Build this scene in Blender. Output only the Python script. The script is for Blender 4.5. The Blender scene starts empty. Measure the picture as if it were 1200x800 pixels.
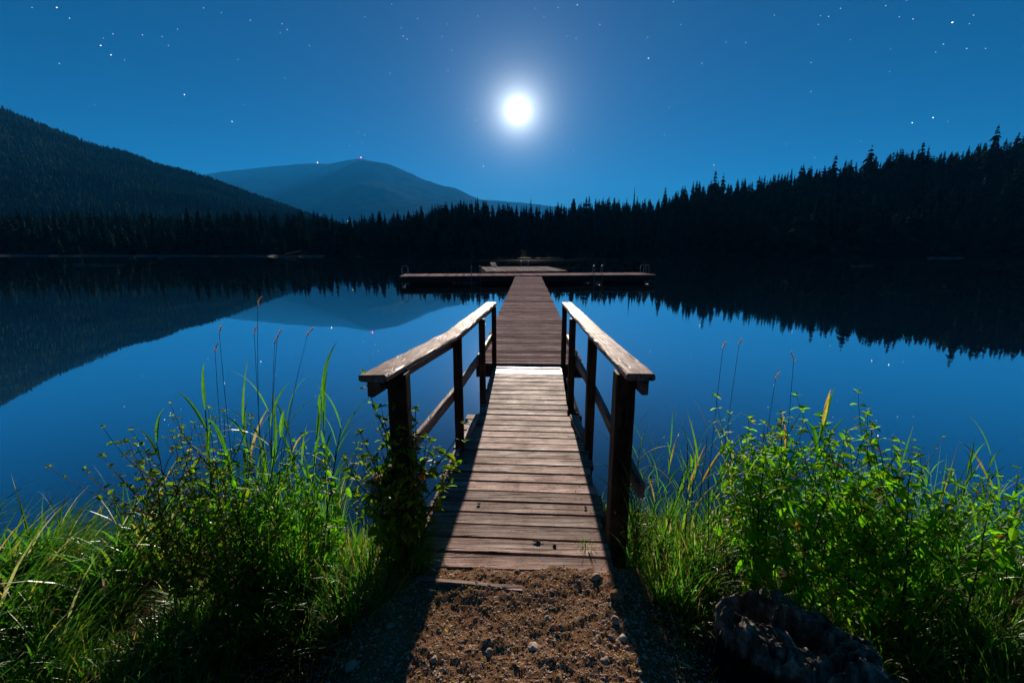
import bpy, math, random
import numpy as np

random.seed(7)
rng = np.random.default_rng(11)
C = bpy.context.scene.collection
R = math.radians

# ----------------------------------------------------------------- camera
F, PITCH, EYE = 521.0, R(11.85), 2.0          # focal length in px of a 1200 wide frame
cp, sp_ = math.cos(PITCH), math.sin(PITCH)
cam = bpy.data.cameras.new('camera')
cam.sensor_width = 36.0; cam.sensor_fit = 'HORIZONTAL'
cam.lens = F / 1200 * 36.0
cam.clip_start = 0.05; cam.clip_end = 1000000
camo = bpy.data.objects.new('camera', cam); C.objects.link(camo)
camo.location = (0, 0, EYE); camo.rotation_euler = (math.pi/2 - PITCH, 0, 0)
bpy.context.scene.camera = camo


def ray(px, py):
    """direction of a sight line (forward component scaled to 1)"""
    X, Y = px - 600.0, 400.0 - py
    fw = F*cp + Y*sp_
    return X/fw, (Y*cp - F*sp_)/fw


def at(px, py, d):
    a, b = ray(px, py)
    return a*d, d, EYE + b*d


# ----------------------------------------------------------------- noise
def _hash(ix, iy, seed):
    h = (ix.astype(np.int64)*374761393 + iy.astype(np.int64)*668265263 + seed*144269504) & 0xffffffff
    h = ((h ^ (h >> 13))*1274126177) & 0xffffffff
    return ((h ^ (h >> 16)) & 0xffff)/65535.0


def vnoise(x, y, seed=0):
    x = np.asarray(x, float); y = np.asarray(y, float)
    ix, iy = np.floor(x), np.floor(y)
    fx, fy = x-ix, y-iy
    ux, uy = fx*fx*(3-2*fx), fy*fy*(3-2*fy)
    a = _hash(ix, iy, seed); b = _hash(ix+1, iy, seed); c = _hash(ix, iy+1, seed); d = _hash(ix+1, iy+1, seed)
    return (a*(1-ux)+b*ux)*(1-uy) + (c*(1-ux)+d*ux)*uy


def fbm(x, y, oct=4, seed=0):
    s, a, t = 0.0, 0.5, 0.0
    for o in range(oct):
        s = s + a*vnoise(np.asarray(x)*2**o + 13.7*o, np.asarray(y)*2**o + 5.1*o, seed+o); t += a; a *= .5
    return s/t*2-1


def sstep(a, b, x):
    t = np.clip((np.asarray(x, float)-a)/(b-a), 0, 1)
    return t*t*(3-2*t)


# ----------------------------------------------------------------- mesh building
class MB:
    def __init__(self):
        self.v = []; self.f = []; self.t = []; self.n = 0

    def add(self, verts, faces, tint=0.5):
        verts = np.asarray(verts, float).reshape(-1, 3)
        self.v.append(verts)
        o = self.n
        self.f.extend([tuple(i+o for i in f) for f in faces])
        self.t.append(np.full(len(verts), tint) if np.isscalar(tint) else np.asarray(tint, float))
        self.n += len(verts)
        return self

    def mesh(self, name, mats, smooth=False):
        me = bpy.data.meshes.new(name)
        v = np.concatenate(self.v) if self.v else np.zeros((0, 3))
        nv = len(v)
        me.vertices.add(nv); me.vertices.foreach_set('co', v.astype(np.float32).ravel())
        lens = np.fromiter((len(f) for f in self.f), np.int32, len(self.f))
        loops = np.fromiter((i for f in self.f for i in f), np.int32, int(lens.sum()))
        me.loops.add(len(loops)); me.loops.foreach_set('vertex_index', loops)
        me.polygons.add(len(lens))
        st = np.zeros(len(lens), np.int32); st[1:] = np.cumsum(lens)[:-1]
        me.polygons.foreach_set('loop_start', st)
        try:
            me.polygons.foreach_set('loop_total', lens)
        except Exception:
            pass
        me.polygons.foreach_set('use_smooth', np.full(len(lens), smooth, bool))
        a = me.attributes.new('tint', 'FLOAT', 'POINT')
        a.data.foreach_set('value', np.concatenate(self.t).astype(np.float32))
        if not isinstance(mats, (list, tuple)): mats = [mats]
        for m in mats: me.materials.append(m)
        me.update(calc_edges=True); me.validate()
        return me

    def build(self, name, mats, parent=None, smooth=False, loc=None):
        o = bpy.data.objects.new(name, self.mesh(name, mats, smooth)); C.objects.link(o)
        if parent is not None: o.parent = parent
        if loc is not None: o.location = loc
        return o


def box(mb, c, half, M=None, tint=0.5, bev=0.0):
    """box, optionally with chamfered edges; M = 3x3 axes"""
    hx, hy, hz = half
    if bev <= 0:
        v = np.array([[sx*hx, sy*hy, sz*hz] for sx in (-1, 1) for sy in (-1, 1) for sz in (-1, 1)])
        f = [(0, 1, 3, 2), (4, 6, 7, 5), (0, 4, 5, 1), (2, 3, 7, 6), (0, 2, 6, 4), (1, 5, 7, 3)]
    else:
        b = bev
        v = []; idx = {}
        for sx in (-1, 1):
            for sy in (-1, 1):
                for sz in (-1, 1):
                    for k in range(3):
                        p = [sx*(hx-b), sy*(hy-b), sz*(hz-b)]
                        p[k] = (sx*hx, sy*hy, sz*hz)[k]
                        idx[(sx, sy, sz, k)] = len(v); v.append(p)
        f = []
        def ring(k, s):
            o = [i for i in range(3) if i != k]
            r = []
            for (a, c2) in ((-1, -1), (1, -1), (1, 1), (-1, 1)):
                q = [0, 0, 0]; q[k] = s; q[o[0]] = a; q[o[1]] = c2
                r.append(idx[(q[0], q[1], q[2], k)])
            return tuple(r)
        for k in range(3):
            for s in (-1, 1): f.append(ring(k, s))
        for k in range(3):                      # edge chamfers (edges along axis k)
            o = [i for i in range(3) if i != k]
            for a in (-1, 1):
                for c2 in (-1, 1):
                    def g(s, kk):
                        q = [0, 0, 0]; q[k] = s; q[o[0]] = a; q[o[1]] = c2
                        return idx[(q[0], q[1], q[2], kk)]
                    f.append((g(-1, o[0]), g(1, o[0]), g(1, o[1]), g(-1, o[1])))
        for sx in (-1, 1):
            for sy in (-1, 1):
                for sz in (-1, 1):
                    f.append(tuple(idx[(sx, sy, sz, k)] for k in range(3)))
        v = np.array(v)
    if M is not None: v = v @ np.asarray(M).T
    mb.add(v + np.asarray(c), f, tint)


def beam(mb, p, q, w, h, up=(0, 0, 1), tint=0.5, bev=0.004, segs=1, wob=0.0):
    """board from p to q, width w (sideways) and height h (along up), centred on the line"""
    p = np.array(p, float); q = np.array(q, float)
    d = q-p; L = np.linalg.norm(d); d /= L
    u = np.array(up, float); s = np.cross(d, u); s /= np.linalg.norm(s); u = np.cross(s, d)
    if segs <= 1 and wob == 0:
        box(mb, (p+q)/2, (w/2, L/2, h/2), np.array([s, d, u]).T, tint, bev)
        return
    prof = [(-w/2+bev, -h/2), (w/2-bev, -h/2), (w/2, -h/2+bev), (w/2, h/2-bev), (w/2-bev, h/2), (-w/2+bev, h/2), (-w/2, h/2-bev), (-w/2, -h/2+bev)]
    vs = []
    off = random.random()*100
    ts = np.linspace(0, 1, segs+1)
    for i, t in enumerate(ts):
        for j, (a, b) in enumerate(prof):
            n1 = float(vnoise(off+t*L*9, j*3.3, 3))-.5; n2 = float(vnoise(off+t*L*9, j*3.3+50, 4))-.5
            e = 0
            if i == 0: e = (float(vnoise(off, j*1.7, 6))-.5)*wob*2
            vs.append(p+d*(t*L+e)+s*(a+n1*wob)+u*(b+n2*wob))
    fs = []
    for i in range(segs):
        for j in range(8):
            k = (j+1) % 8
            fs.append((i*8+j, i*8+k, (i+1)*8+k, (i+1)*8+j))
    fs.append(tuple(range(7, -1, -1))); fs.append(tuple(segs*8+j for j in range(8)))
    mb.add(vs, fs, tint)


def plank(mb, c, ax, ay, L, w, h, tint, rough=0.003):
    """deck board: long axis ax, short axis ay, top slightly cupped, worn uneven edges"""
    c = np.array(c, float); ax = np.array(ax, float); ay = np.array(ay, float); az = np.cross(ax, ay)
    n = max(5, int(L/0.09))
    xs = np.linspace(-L/2, L/2, n+1)
    off = random.random()*500
    prof = [(-1, -1), (1, -1), (1, .55), (.9, 1), (.35, .93), (-.35, .93), (-.9, 1), (-1, .55)]
    vs = []
    for i, x in enumerate(xs):
        nf = (float(vnoise(off+x*6, 0.5, 1))-.5)*rough*2; nb = (float(vnoise(off+x*6, 9.5, 1))-.5)*rough*2
        nz = (float(vnoise(off+x*3, 4.5, 2))-.5)*rough
        e = 0
        for j, (a, b) in enumerate(prof):
            dy = nf if a > 0 else nb
            if i in (0, n): e = (float(vnoise(off+i, j*.8, 5))-.5)*.006
            vs.append(c+ax*(x+e)+ay*(a*w/2+dy)+az*(b*h/2+nz))
    fs = []
    for i in range(n):
        for j in range(8):
            k = (j+1) % 8
            fs.append((i*8+j, (i+1)*8+j, (i+1)*8+k, i*8+k))
    fs.append(tuple(range(8))); fs.append(tuple(n*8+j for j in range(7, -1, -1)))
    mb.add(vs, fs, tint)


def tube(mb, pts, rad, n=6, tint=0.5, cap=True):
    pts = np.array(pts, float); k = len(pts)
    rad = np.full(k, rad) if np.isscalar(rad) else np.array(rad, float)
    vs = []
    for i in range(k):
        d = pts[min(i+1, k-1)]-pts[max(i-1, 0)]; d /= np.linalg.norm(d)+1e-12
        a = np.cross(d, (0, 0, 1)) if abs(d[2]) < .95 else np.cross(d, (1, 0, 0))
        a /= np.linalg.norm(a); b = np.cross(d, a)
        for j in range(n):
            t = 2*math.pi*j/n
            vs.append(pts[i]+rad[i]*(a*math.cos(t)+b*math.sin(t)))
    fs = [(i*n+j, i*n+(j+1) % n, (i+1)*n+(j+1) % n, (i+1)*n+j) for i in range(k-1) for j in range(n)]
    if cap: fs += [tuple(range(n-1, -1, -1)), tuple((k-1)*n+j for j in range(n))]
    mb.add(vs, fs, tint)


ICO_V = None
def ico(sub=1):
    t = (1+5**.5)/2
    v = [(-1, t, 0), (1, t, 0), (-1, -t, 0), (1, -t, 0), (0, -1, t), (0, 1, t), (0, -1, -t), (0, 1, -t), (t, 0, -1), (t, 0, 1), (-t, 0, -1), (-t, 0, 1)]
    f = [(0, 11, 5), (0, 5, 1), (0, 1, 7), (0, 7, 10), (0, 10, 11), (1, 5, 9), (5, 11, 4), (11, 10, 2), (10, 7, 6), (7, 1, 8), (3, 9, 4), (3, 4, 2), (3, 2, 6), (3, 6, 8), (3, 8, 9), (4, 9, 5), (2, 4, 11), (6, 2, 10), (8, 6, 7), (9, 8, 1)]
    v = [np.array(p)/np.linalg.norm(p) for p in v]
    for _ in range(sub):
        mid = {}; nf = []
        def m(a, b):
            k = (min(a, b), max(a, b))
            if k not in mid:
                p = v[a]+v[b]; v.append(p/np.linalg.norm(p)); mid[k] = len(v)-1
            return mid[k]
        for a, b, c in f:
            x, y, z = m(a, b), m(b, c), m(c, a)
            nf += [(a, x, z), (b, y, x), (c, z, y), (x, y, z)]
        f = nf
    return np.array(v), f
ICO0, ICO1, ICO2, ICO3 = ico(0), ico(1), ico(2), ico(3)


def tag(o, label=None, cat=None, group=None, kind=None):
    if label: o['label'] = label
    if cat: o['category'] = cat
    if group: o['group'] = group
    if kind: o['kind'] = kind
    return o


def thing(name, label, cat, loc=(0, 0, 0), rz=0, group=None):
    o = bpy.data.objects.new(name, None); C.objects.link(o)
    o.empty_display_size = .2
    o.location = loc; o.rotation_euler = (0, 0, rz)
    return tag(o, label, cat, group)


def dup(root, loc, rot=(0, 0, 0), s=(1, 1, 1), label=None, group=None, cat=None):
    r = root.copy(); C.objects.link(r)
    r.location = loc; r.rotation_euler = rot; r.scale = s
    tag(r, label, cat, group)
    for ch in list(root.children):
        c = ch.copy(); C.objects.link(c); c.parent = r
    return r


# ----------------------------------------------------------------- materials
def mat(name):
    m = bpy.data.materials.new(name); m.use_nodes = True
    nt = m.node_tree; nt.nodes.clear()
    out = nt.nodes.new('ShaderNodeOutputMaterial')
    return m, nt, out


class N:
    """tiny node helper"""
    def __init__(s, nt): s.nt = nt
    def new(s, t, **kw):
        n = s.nt.nodes.new(t)
        for k, v in kw.items():
            if k in n.inputs.keys() if isinstance(k, str) else False: n.inputs[k].default_value = v
            else: setattr(n, k, v)
        return n
    def l(s, a, b): s.nt.links.new(a, b)
    def noise(s, vec, scale, detail=4, rough=.55, dist=0.0):
        n = s.nt.nodes.new('ShaderNodeTexNoise'); n.inputs['Scale'].default_value = scale
        n.inputs['Detail'].default_value = detail; n.inputs['Roughness'].default_value = rough
        n.inputs['Distortion'].default_value = dist
        if vec is not None: s.l(vec, n.inputs['Vector'])
        return n.outputs['Fac']
    def ramp(s, fac, stops):
        n = s.nt.nodes.new('ShaderNodeValToRGB'); e = n.color_ramp.elements
        while len(e) < len(stops): e.new(.5)
        for el, (p, c) in zip(e, stops):
            el.position = p; el.color = (c[0], c[1], c[2], 1) if not np.isscalar(c) else (c, c, c, 1)
        s.l(fac, n.inputs['Fac']); return n.outputs['Color']
    def math(s, op, a, b=None, clamp=False):
        n = s.nt.nodes.new('ShaderNodeMath'); n.operation = op; n.use_clamp = clamp
        for i, x in enumerate((a, b)):
            if x is None: continue
            if np.isscalar(x): n.inputs[i].default_value = x
            else: s.l(x, n.inputs[i])
        return n.outputs[0]
    def mix(s, fac, a, b, mode='MIX'):
        n = s.nt.nodes.new('ShaderNodeMix'); n.data_type = 'RGBA'; n.blend_type = mode
        for k, x in ((0, fac), (6, a), (7, b)):
            if np.isscalar(x): n.inputs[k].default_value = x
            elif isinstance(x, tuple): n.inputs[k].default_value = (*x, 1)
            else: s.l(x, n.inputs[k])
        return n.outputs[2]
    def bump(s, h, strength, dist, prev=None):
        n = s.nt.nodes.new('ShaderNodeBump'); n.inputs['Strength'].default_value = strength; n.inputs['Distance'].default_value = dist
        s.l(h, n.inputs['Height'])
        if prev is not None: s.l(prev, n.inputs['Normal'])
        return n.outputs['Normal']
    def attr(s, name='tint'):
        n = s.nt.nodes.new('ShaderNodeAttribute'); n.attribute_name = name; return n.outputs['Fac']
    def coord(s, scale=(1, 1, 1), offs=None):
        t = s.nt.nodes.new('ShaderNodeTexCoord'); m = s.nt.nodes.new('ShaderNodeMapping')
        m.inputs['Scale'].default_value = scale; s.l(t.outputs['Object'], m.inputs['Vector'])
        v = m.outputs['Vector']
        if offs is not None:
            c = s.nt.nodes.new('ShaderNodeCombineXYZ')
            for i in range(3): s.l(offs, c.inputs[i])
            a = s.nt.nodes.new('ShaderNodeVectorMath'); a.operation = 'ADD'; s.l(v, a.inputs[0]); s.l(c.outputs[0], a.inputs[1]); v = a.outputs[0]
        return v


def wood(name, axis, dark, mid, light, rough=(.42, .62), dirt=0.0, spec=.16, warm=(.16, .085, .05)):
    m, nt, out = mat(name); n = N(nt)
    t = n.attr()
    off = n.math('MULTIPLY', t, 57.0)
    sc = [38, 38, 38]; sc[axis] = 2.2
    v = n.coord(tuple(sc), off)
    sc2 = [9, 9, 9]; sc2[axis] = 1.1
    v2 = n.coord(tuple(sc2), off)
    v3 = n.coord((1, 1, 1), off)
    grain = n.noise(v, 1.0, 6, .62, .3)
    broad = n.noise(v2, 1.0, 5, .6, .5)
    blot = n.noise(v3, 5.0, 5, .6)
    col = n.ramp(n.math('ADD', n.math('MULTIPLY', grain, .55), n.math('MULTIPLY', broad, .45)), [(.3, dark), (.5, mid), (.68, light)])
    tv = n.ramp(t, [(0, .5), (.5, .95), (1, 1.45)])
    col = n.mix(1.0, col, tv, 'MULTIPLY')
    col = n.mix(n.math('MULTIPLY', n.ramp(blot, [(.45, 0), (.7, 1)]), .55), col, warm)
    crack = n.ramp(n.noise(v, .8, 3, .5, 1.2), [(.33, 0), (.40, 1)])
    col = n.mix(1.0, col, n.ramp(crack, [(0, .22), (1, 1)]), 'MULTIPLY')
    spk = n.ramp(n.noise(n.coord(), 75, 3, .7), [(.33, .25), (.43, 1)])
    col = n.mix(1.0, col, spk, 'MULTIPLY')
    if dirt > 0:
        d = n.ramp(n.noise(n.coord(), 14, 6, .7), [(.5, 0), (.66, 1)])
        col = n.mix(n.math('MULTIPLY', d, dirt), col, (.07, .045, .03))
    b = nt.nodes.new('ShaderNodeBsdfPrincipled')
    n.l(col, b.inputs['Base Color'])
    n.l(n.ramp(n.math('ADD', n.math('MULTIPLY', broad, .6), n.math('MULTIPLY', blot, .4)), [(.35, rough[0]), (.65, rough[1])]), b.inputs['Roughness'])
    b.inputs['Specular IOR Level'].default_value = spec
    h = n.math('ADD', n.math('MULTIPLY', grain, .6), n.math('MULTIPLY', crack, .7))
    nm = n.bump(h, .8, .007)
    n.l(n.bump(broad, .4, .012, nm), b.inputs['Normal'])
    n.l(b.outputs[0], out.inputs[0])
    return m


def plain(name, col, rough=.6, noise=0, scale=8.0, bump=0.0, metallic=0.0, emit=None, estr=0, spec=.12):
    m, nt, out = mat(name); n = N(nt)
    b = nt.nodes.new('ShaderNodeBsdfPrincipled')
    b.inputs['Specular IOR Level'].default_value = .5 if metallic else spec; b.inputs['Roughness'].default_value = rough; b.inputs['Metallic'].default_value = metallic
    f = n.noise(n.coord(), scale, 5, .6)
    lo = tuple(c*(1-noise) for c in col); hi = tuple(c*(1+noise) for c in col)
    n.l(n.ramp(f, [(.3, lo), (.7, hi)]), b.inputs['Base Color'])
    if bump: n.l(n.bump(f, .6, bump), b.inputs['Normal'])
    if emit:
        b.inputs['Emission Color'].default_value = (*emit, 1); b.inputs['Emission Strength'].default_value = estr
        m.cycles.emission_sampling = 'NONE'
    n.l(b.outputs[0], out.inputs[0])
    return m


def leafmat(name, stops, trans=.5, gloss=.10, rough=.38, tscale=(1.0, 1.0, 1.0)):
    """thin leaf: diffuse + translucent + a waxy sheen; colour per leaf from tint"""
    m, nt, out = mat(name); n = N(nt)
    t = n.attr()
    oi = nt.nodes.new('ShaderNodeObjectInfo')
    tt = n.math('ADD', t, n.math('MULTIPLY', n.math('SUBTRACT', oi.outputs['Random'], .5), .16), True)
    col = n.ramp(tt, stops)
    f = n.noise(n.coord(), 60, 3, .6)
    col = n.mix(1.0, col, n.ramp(f, [(.3, .75), (.7, 1.2)]), 'MULTIPLY')
    d = nt.nodes.new('ShaderNodeBsdfDiffuse'); n.l(col, d.inputs['Color'])
    tr = nt.nodes.new('ShaderNodeBsdfTranslucent')
    n.l(n.mix(1.0, col, tscale, 'MULTIPLY'), tr.inputs['Color'])
    mx = nt.nodes.new('ShaderNodeMixShader'); mx.inputs[0].default_value = trans
    n.l(d.outputs[0], mx.inputs[1]); n.l(tr.outputs[0], mx.inputs[2])
    g = nt.nodes.new('ShaderNodeBsdfGlossy'); g.inputs['Roughness'].default_value = rough; g.inputs['Color'].default_value = (.75, .8, .8, 1)
    fr = nt.nodes.new('ShaderNodeFresnel'); fr.inputs['IOR'].default_value = 1.45
    m2 = nt.nodes.new('ShaderNodeMixShader'); n.l(n.math('MINIMUM', n.math('MULTIPLY', fr.outputs[0], gloss*1.2), .07), m2.inputs[0])
    n.l(mx.outputs[0], m2.inputs[1]); n.l(g.outputs[0], m2.inputs[2])
    n.l(m2.outputs[0], out.inputs[0])
    return m


M = {}
M['deck'] = wood('weathered_deck_wood', 0, (.05, .026, .020), (.30, .182, .14), (.60, .425, .345), (.5, .72), dirt=.65, spec=.05)
M['smooth'] = wood('worn_smooth_wood', 0, (.09, .06, .045), (.21, .155, .125), (.36, .285, .24), (.34, .6), dirt=.35, spec=.16)
M['pier'] = wood('weathered_pier_wood', 0, (.095, .07, .066), (.33, .25, .235), (.58, .47, .435), (.7, .9), dirt=.25, spec=0, warm=(.17, .10, .09))
M['rail'] = wood('weathered_rail_wood', 1, (.07, .045, .038), (.25, .175, .14), (.50, .39, .33), (.45, .68), spec=.07)
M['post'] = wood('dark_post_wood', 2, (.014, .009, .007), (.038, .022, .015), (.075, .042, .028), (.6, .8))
M['beam'] = wood('dark_beam_wood', 1, (.03, .02, .016), (.07, .046, .036), (.13, .09, .07), (.5, .75))
M['grey'] = wood('bleached_platform_wood', 0, (.16, .14, .125), (.34, .30, .27), (.52, .46, .42), (.8, .95), spec=0)
M['pontoon'] = plain('black_pontoon_plastic', (.015, .015, .016), .5, .3)
M['steel'] = plain('galvanised_steel', (.20, .20, .21), .45, .15, metallic=.9)
M['leaf'] = leafmat('broad_leaf', [(0, (.03, .09, .008)), (.35, (.06, .17, .010)), (.62, (.09, .22, .012)), (.8, (.16, .23, .015)), (.92, (.26, .17, .02)), (1, (.24, .08, .02))], .66, tscale=(2.6, 3.2, 1.0))
M['shrub'] = leafmat('shrub_leaf', [(0, (.03, .07, .008)), (.4, (.07, .13, .012)), (.7, (.13, .17, .016)), (.9, (.22, .17, .02)), (1, (.25, .09, .02))], .64, tscale=(2.4, 3.0, 1.0))
M['blade'] = leafmat('grass_blade', [(0, (.025, .08, .010)), (.35, (.045, .13, .012)), (.6, (.075, .18, .015)), (.76, (.15, .2, .02)), (.86, (.30, .22, .06)), (.94, (.36, .17, .05)), (1, (.42, .33, .2))], .56, .10, .36, tscale=(1.4, 1.9, 1.0))
M['plume'] = leafmat('plume', [(0, (.30, .18, .10)), (1, (.5, .36, .24))], .6, .02)
M['stem'] = plain('plant_stem', (.06, .055, .025), .6, .4, 30)
M['twig'] = plain('woody_twig', (.045, .03, .022), .7, .4, 30)
M['straw'] = plain('dry_straw', (.36, .29, .17), .6, .35, 20)
M['seed'] = plain('seed_head', (.34, .20, .12), .8, .4, 90)
M['conifer'] = plain('conifer_needles', (.018, .036, .024), .9, .5, .35, spec=0)
M['bark'] = plain('conifer_bark', (.05, .04, .03), .8, .3, 3)
M['hilltree'] = plain('hillside_trees', (.022, .042, .026), .9, .85, .012, spec=0)


def ground_mat():
    m, nt, out = mat('dirt_and_soil'); n = N(nt)
    v = n.coord()
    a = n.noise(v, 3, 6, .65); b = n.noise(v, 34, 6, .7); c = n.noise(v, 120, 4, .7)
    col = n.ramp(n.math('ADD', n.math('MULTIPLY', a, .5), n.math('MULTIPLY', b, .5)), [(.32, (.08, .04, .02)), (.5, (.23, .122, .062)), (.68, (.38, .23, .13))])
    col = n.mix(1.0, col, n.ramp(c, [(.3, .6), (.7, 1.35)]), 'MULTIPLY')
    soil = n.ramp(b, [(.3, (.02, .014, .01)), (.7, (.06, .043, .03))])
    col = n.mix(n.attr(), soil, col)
    p = nt.nodes.new('ShaderNodeBsdfPrincipled'); p.inputs['Roughness'].default_value = .9
    p.inputs['Specular IOR Level'].default_value = 0
    n.l(col, p.inputs['Base Color'])
    nm = n.bump(b, .9, .02); n.l(n.bump(c, .9, .010, nm), p.inputs['Normal'])
    n.l(p.outputs[0], out.inputs[0]); return m
M['ground'] = ground_mat()


def water_mat():
    m, nt, out = mat('lake_water'); n = N(nt)
    dif = nt.nodes.new('ShaderNodeBsdfDiffuse'); dif.inputs['Color'].default_value = (.002, .012, .022, 1)
    gl = nt.nodes.new('ShaderNodeBsdfGlossy'); gl.inputs['Color'].default_value = (.97, .98, 1, 1)
    n.l(n.ramp(n.noise(n.coord((.012, .10, 1)), 1.0, 4, .6, .4), [(.42, .006), (.68, .05)]), gl.inputs['Roughness'])
    h = n.noise(n.coord((.35, .12, 1)), 1.2, 3, .5)
    nm = n.bump(h, .035, .05); n.l(nm, gl.inputs['Normal'])
    lw = nt.nodes.new('ShaderNodeLayerWeight'); lw.inputs['Blend'].default_value = .5      # reflectance climbs towards grazing angles
    ms = nt.nodes.new('ShaderNodeMapRange'); ms.interpolation_type = 'SMOOTHSTEP'; n.l(lw.outputs['Facing'], ms.inputs['Value'])
    ms.inputs['From Min'].default_value = .42; ms.inputs['From Max'].default_value = .82; ms.inputs['To Min'].default_value = .10; ms.inputs['To Max'].default_value = .92
    fr = ms.outputs[0]
    mx = nt.nodes.new('ShaderNodeMixShader'); n.l(fr, mx.inputs[0]); n.l(dif.outputs[0], mx.inputs[1]); n.l(gl.outputs[0], mx.inputs[2])
    n.l(mx.outputs[0], out.inputs[0]); return m
M['water'] = water_mat()


def hill_mat(name, a, b, scale):
    m, nt, out = mat(name); n = N(nt)
    f = n.noise(n.coord(), scale, 8, .7)
    p = nt.nodes.new('ShaderNodeBsdfPrincipled'); p.inputs['Roughness'].default_value = .95
    p.inputs['Specular IOR Level'].default_value = 0
    n.l(n.ramp(f, [(.35, a), (.65, b)]), p.inputs['Base Color'])
    n.l(n.bump(f, .8, 12.0), p.inputs['Normal'])
    n.l(p.outputs[0], out.inputs[0]); return m
M['floor'] = plain('forest_floor', (.022, .02, .014), .95, .4, .2, spec=0)
M['hill'] = hill_mat('wooded_hillside', (.010, .02, .013), (.025, .04, .026), .02)
M['mount'] = hill_mat('wooded_mountain', (.012, .020, .019), (.030, .042, .040), .006)

# ----------------------------------------------------------------- sky, moonlight
AZ = math.atan2(7.0, 565.3)            # moon a touch right of the view axis
MOON_EL = R(15.55)
moon_dir = (math.sin(AZ)*math.cos(MOON_EL), math.cos(AZ)*math.cos(MOON_EL), math.sin(MOON_EL))
SUN_EL = MOON_EL + R(1.9); SUN_AZ = AZ + R(1.4)   # lamp aims just past the moon's body so that it does not eclipse it

world = bpy.data.worlds.new('World'); bpy.context.scene.world = world
world.use_nodes = True
wt = world.node_tree; wt.nodes.clear(); wn = N(wt)
wo = wt.nodes.new('ShaderNodeOutputWorld'); bg = wt.nodes.new('ShaderNodeBackground')
sky = wt.nodes.new('ShaderNodeTexSky'); sky.sky_type = 'NISHITA'; sky.sun_disc = False
sky.sun_elevation = SUN_EL; sky.sun_rotation = AZ
sky.air_density = 1.0; sky.dust_density = 0.15; sky.ozone_density = 5.0; sky.altitude = 600
SKY_TINT = (.010, .63, 1.0)
col = wn.mix(1.0, sky.outputs[0], SKY_TINT, 'MULTIPLY')
tc = wt.nodes.new('ShaderNodeTexCoord')
nv = wt.nodes.new('ShaderNodeVectorMath'); nv.operation = 'NORMALIZE'; wn.l(tc.outputs['Generated'], nv.inputs[0])
dt = wt.nodes.new('ShaderNodeVectorMath'); dt.operation = 'DOT_PRODUCT'; wn.l(nv.outputs[0], dt.inputs[0]); dt.inputs[1].default_value = moon_dir
ang = wn.math('ARCCOSINE', wn.math('MINIMUM', dt.outputs['Value'], .9999999))
dark = wt.nodes.new('ShaderNodeMapRange'); dark.interpolation_type = 'SMOOTHSTEP'
dark.inputs['From Min'].default_value = R(48); dark.inputs['From Max'].default_value = R(115)
dark.inputs['To Min'].default_value = .62; dark.inputs['To Max'].default_value = .28
wn.l(ang, dark.inputs['Value'])
sc_ = wt.nodes.new('ShaderNodeVectorMath'); sc_.operation = 'SCALE'; wn.l(col, sc_.inputs[0]); wn.l(dark.outputs[0], sc_.inputs['Scale'])
col = sc_.outputs[0]
def fall(amp, deg):
    return wn.math('MULTIPLY', wn.math('POWER', math.e, wn.math('MULTIPLY', ang, -1/R(deg))), amp)
def tinted(val, c):
    cb = wt.nodes.new('ShaderNodeVectorMath'); cb.operation = 'SCALE'; cb.inputs[0].default_value = c; wn.l(val, cb.inputs['Scale']); return cb.outputs[0]
def vadd(a, b):
    x = wt.nodes.new('ShaderNodeVectorMath'); x.operation = 'ADD'; wn.l(a, x.inputs[0]); wn.l(b, x.inputs[1]); return x.outputs[0]
aur = vadd(vadd(tinted(fall(56.0, 1.15), (.95, 1.0, 1.0)), tinted(fall(10.0, 2.8), (.85, .98, 1.0))), tinted(fall(1.15, 12.0), (1.1, .50, .50)))
wn.l(vadd(col, aur), bg.inputs['Color'])
bg.inputs['Strength'].default_value = 0.031
wn.l(bg.outputs[0], wo.inputs['Surface'])

sun = bpy.data.lights.new('moonlight', 'SUN'); sun.energy = 4.9; sun.angle = R(.5); sun.color = (1.0, .85, .72)
suno = bpy.data.objects.new('moonlight', sun); C.objects.link(suno)
from mathutils import Vector
sd = Vector((math.sin(SUN_AZ)*math.cos(SUN_EL), math.cos(SUN_AZ)*math.cos(SUN_EL), math.sin(SUN_EL)))
suno.rotation_euler = sd.to_track_quat('Z', 'Y').to_euler()
suno.location = (0, 3, 30)

# moon and stars, far outside the air
RM = 500000.0
m_moon = plain('moon_surface', (.3, .3, .3), .9, .1, .002, emit=(1, .99, .96), estr=14.0)
mb = MB(); mb.add(ICO3[0]*RM*math.sin(R(1.36)), ICO3[1])
mo = mb.build('moon', m_moon, smooth=True, loc=tuple(c*RM for c in moon_dir))
tag(mo, 'full white glowing moon in the blue night sky above the pier', 'moon')

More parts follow.
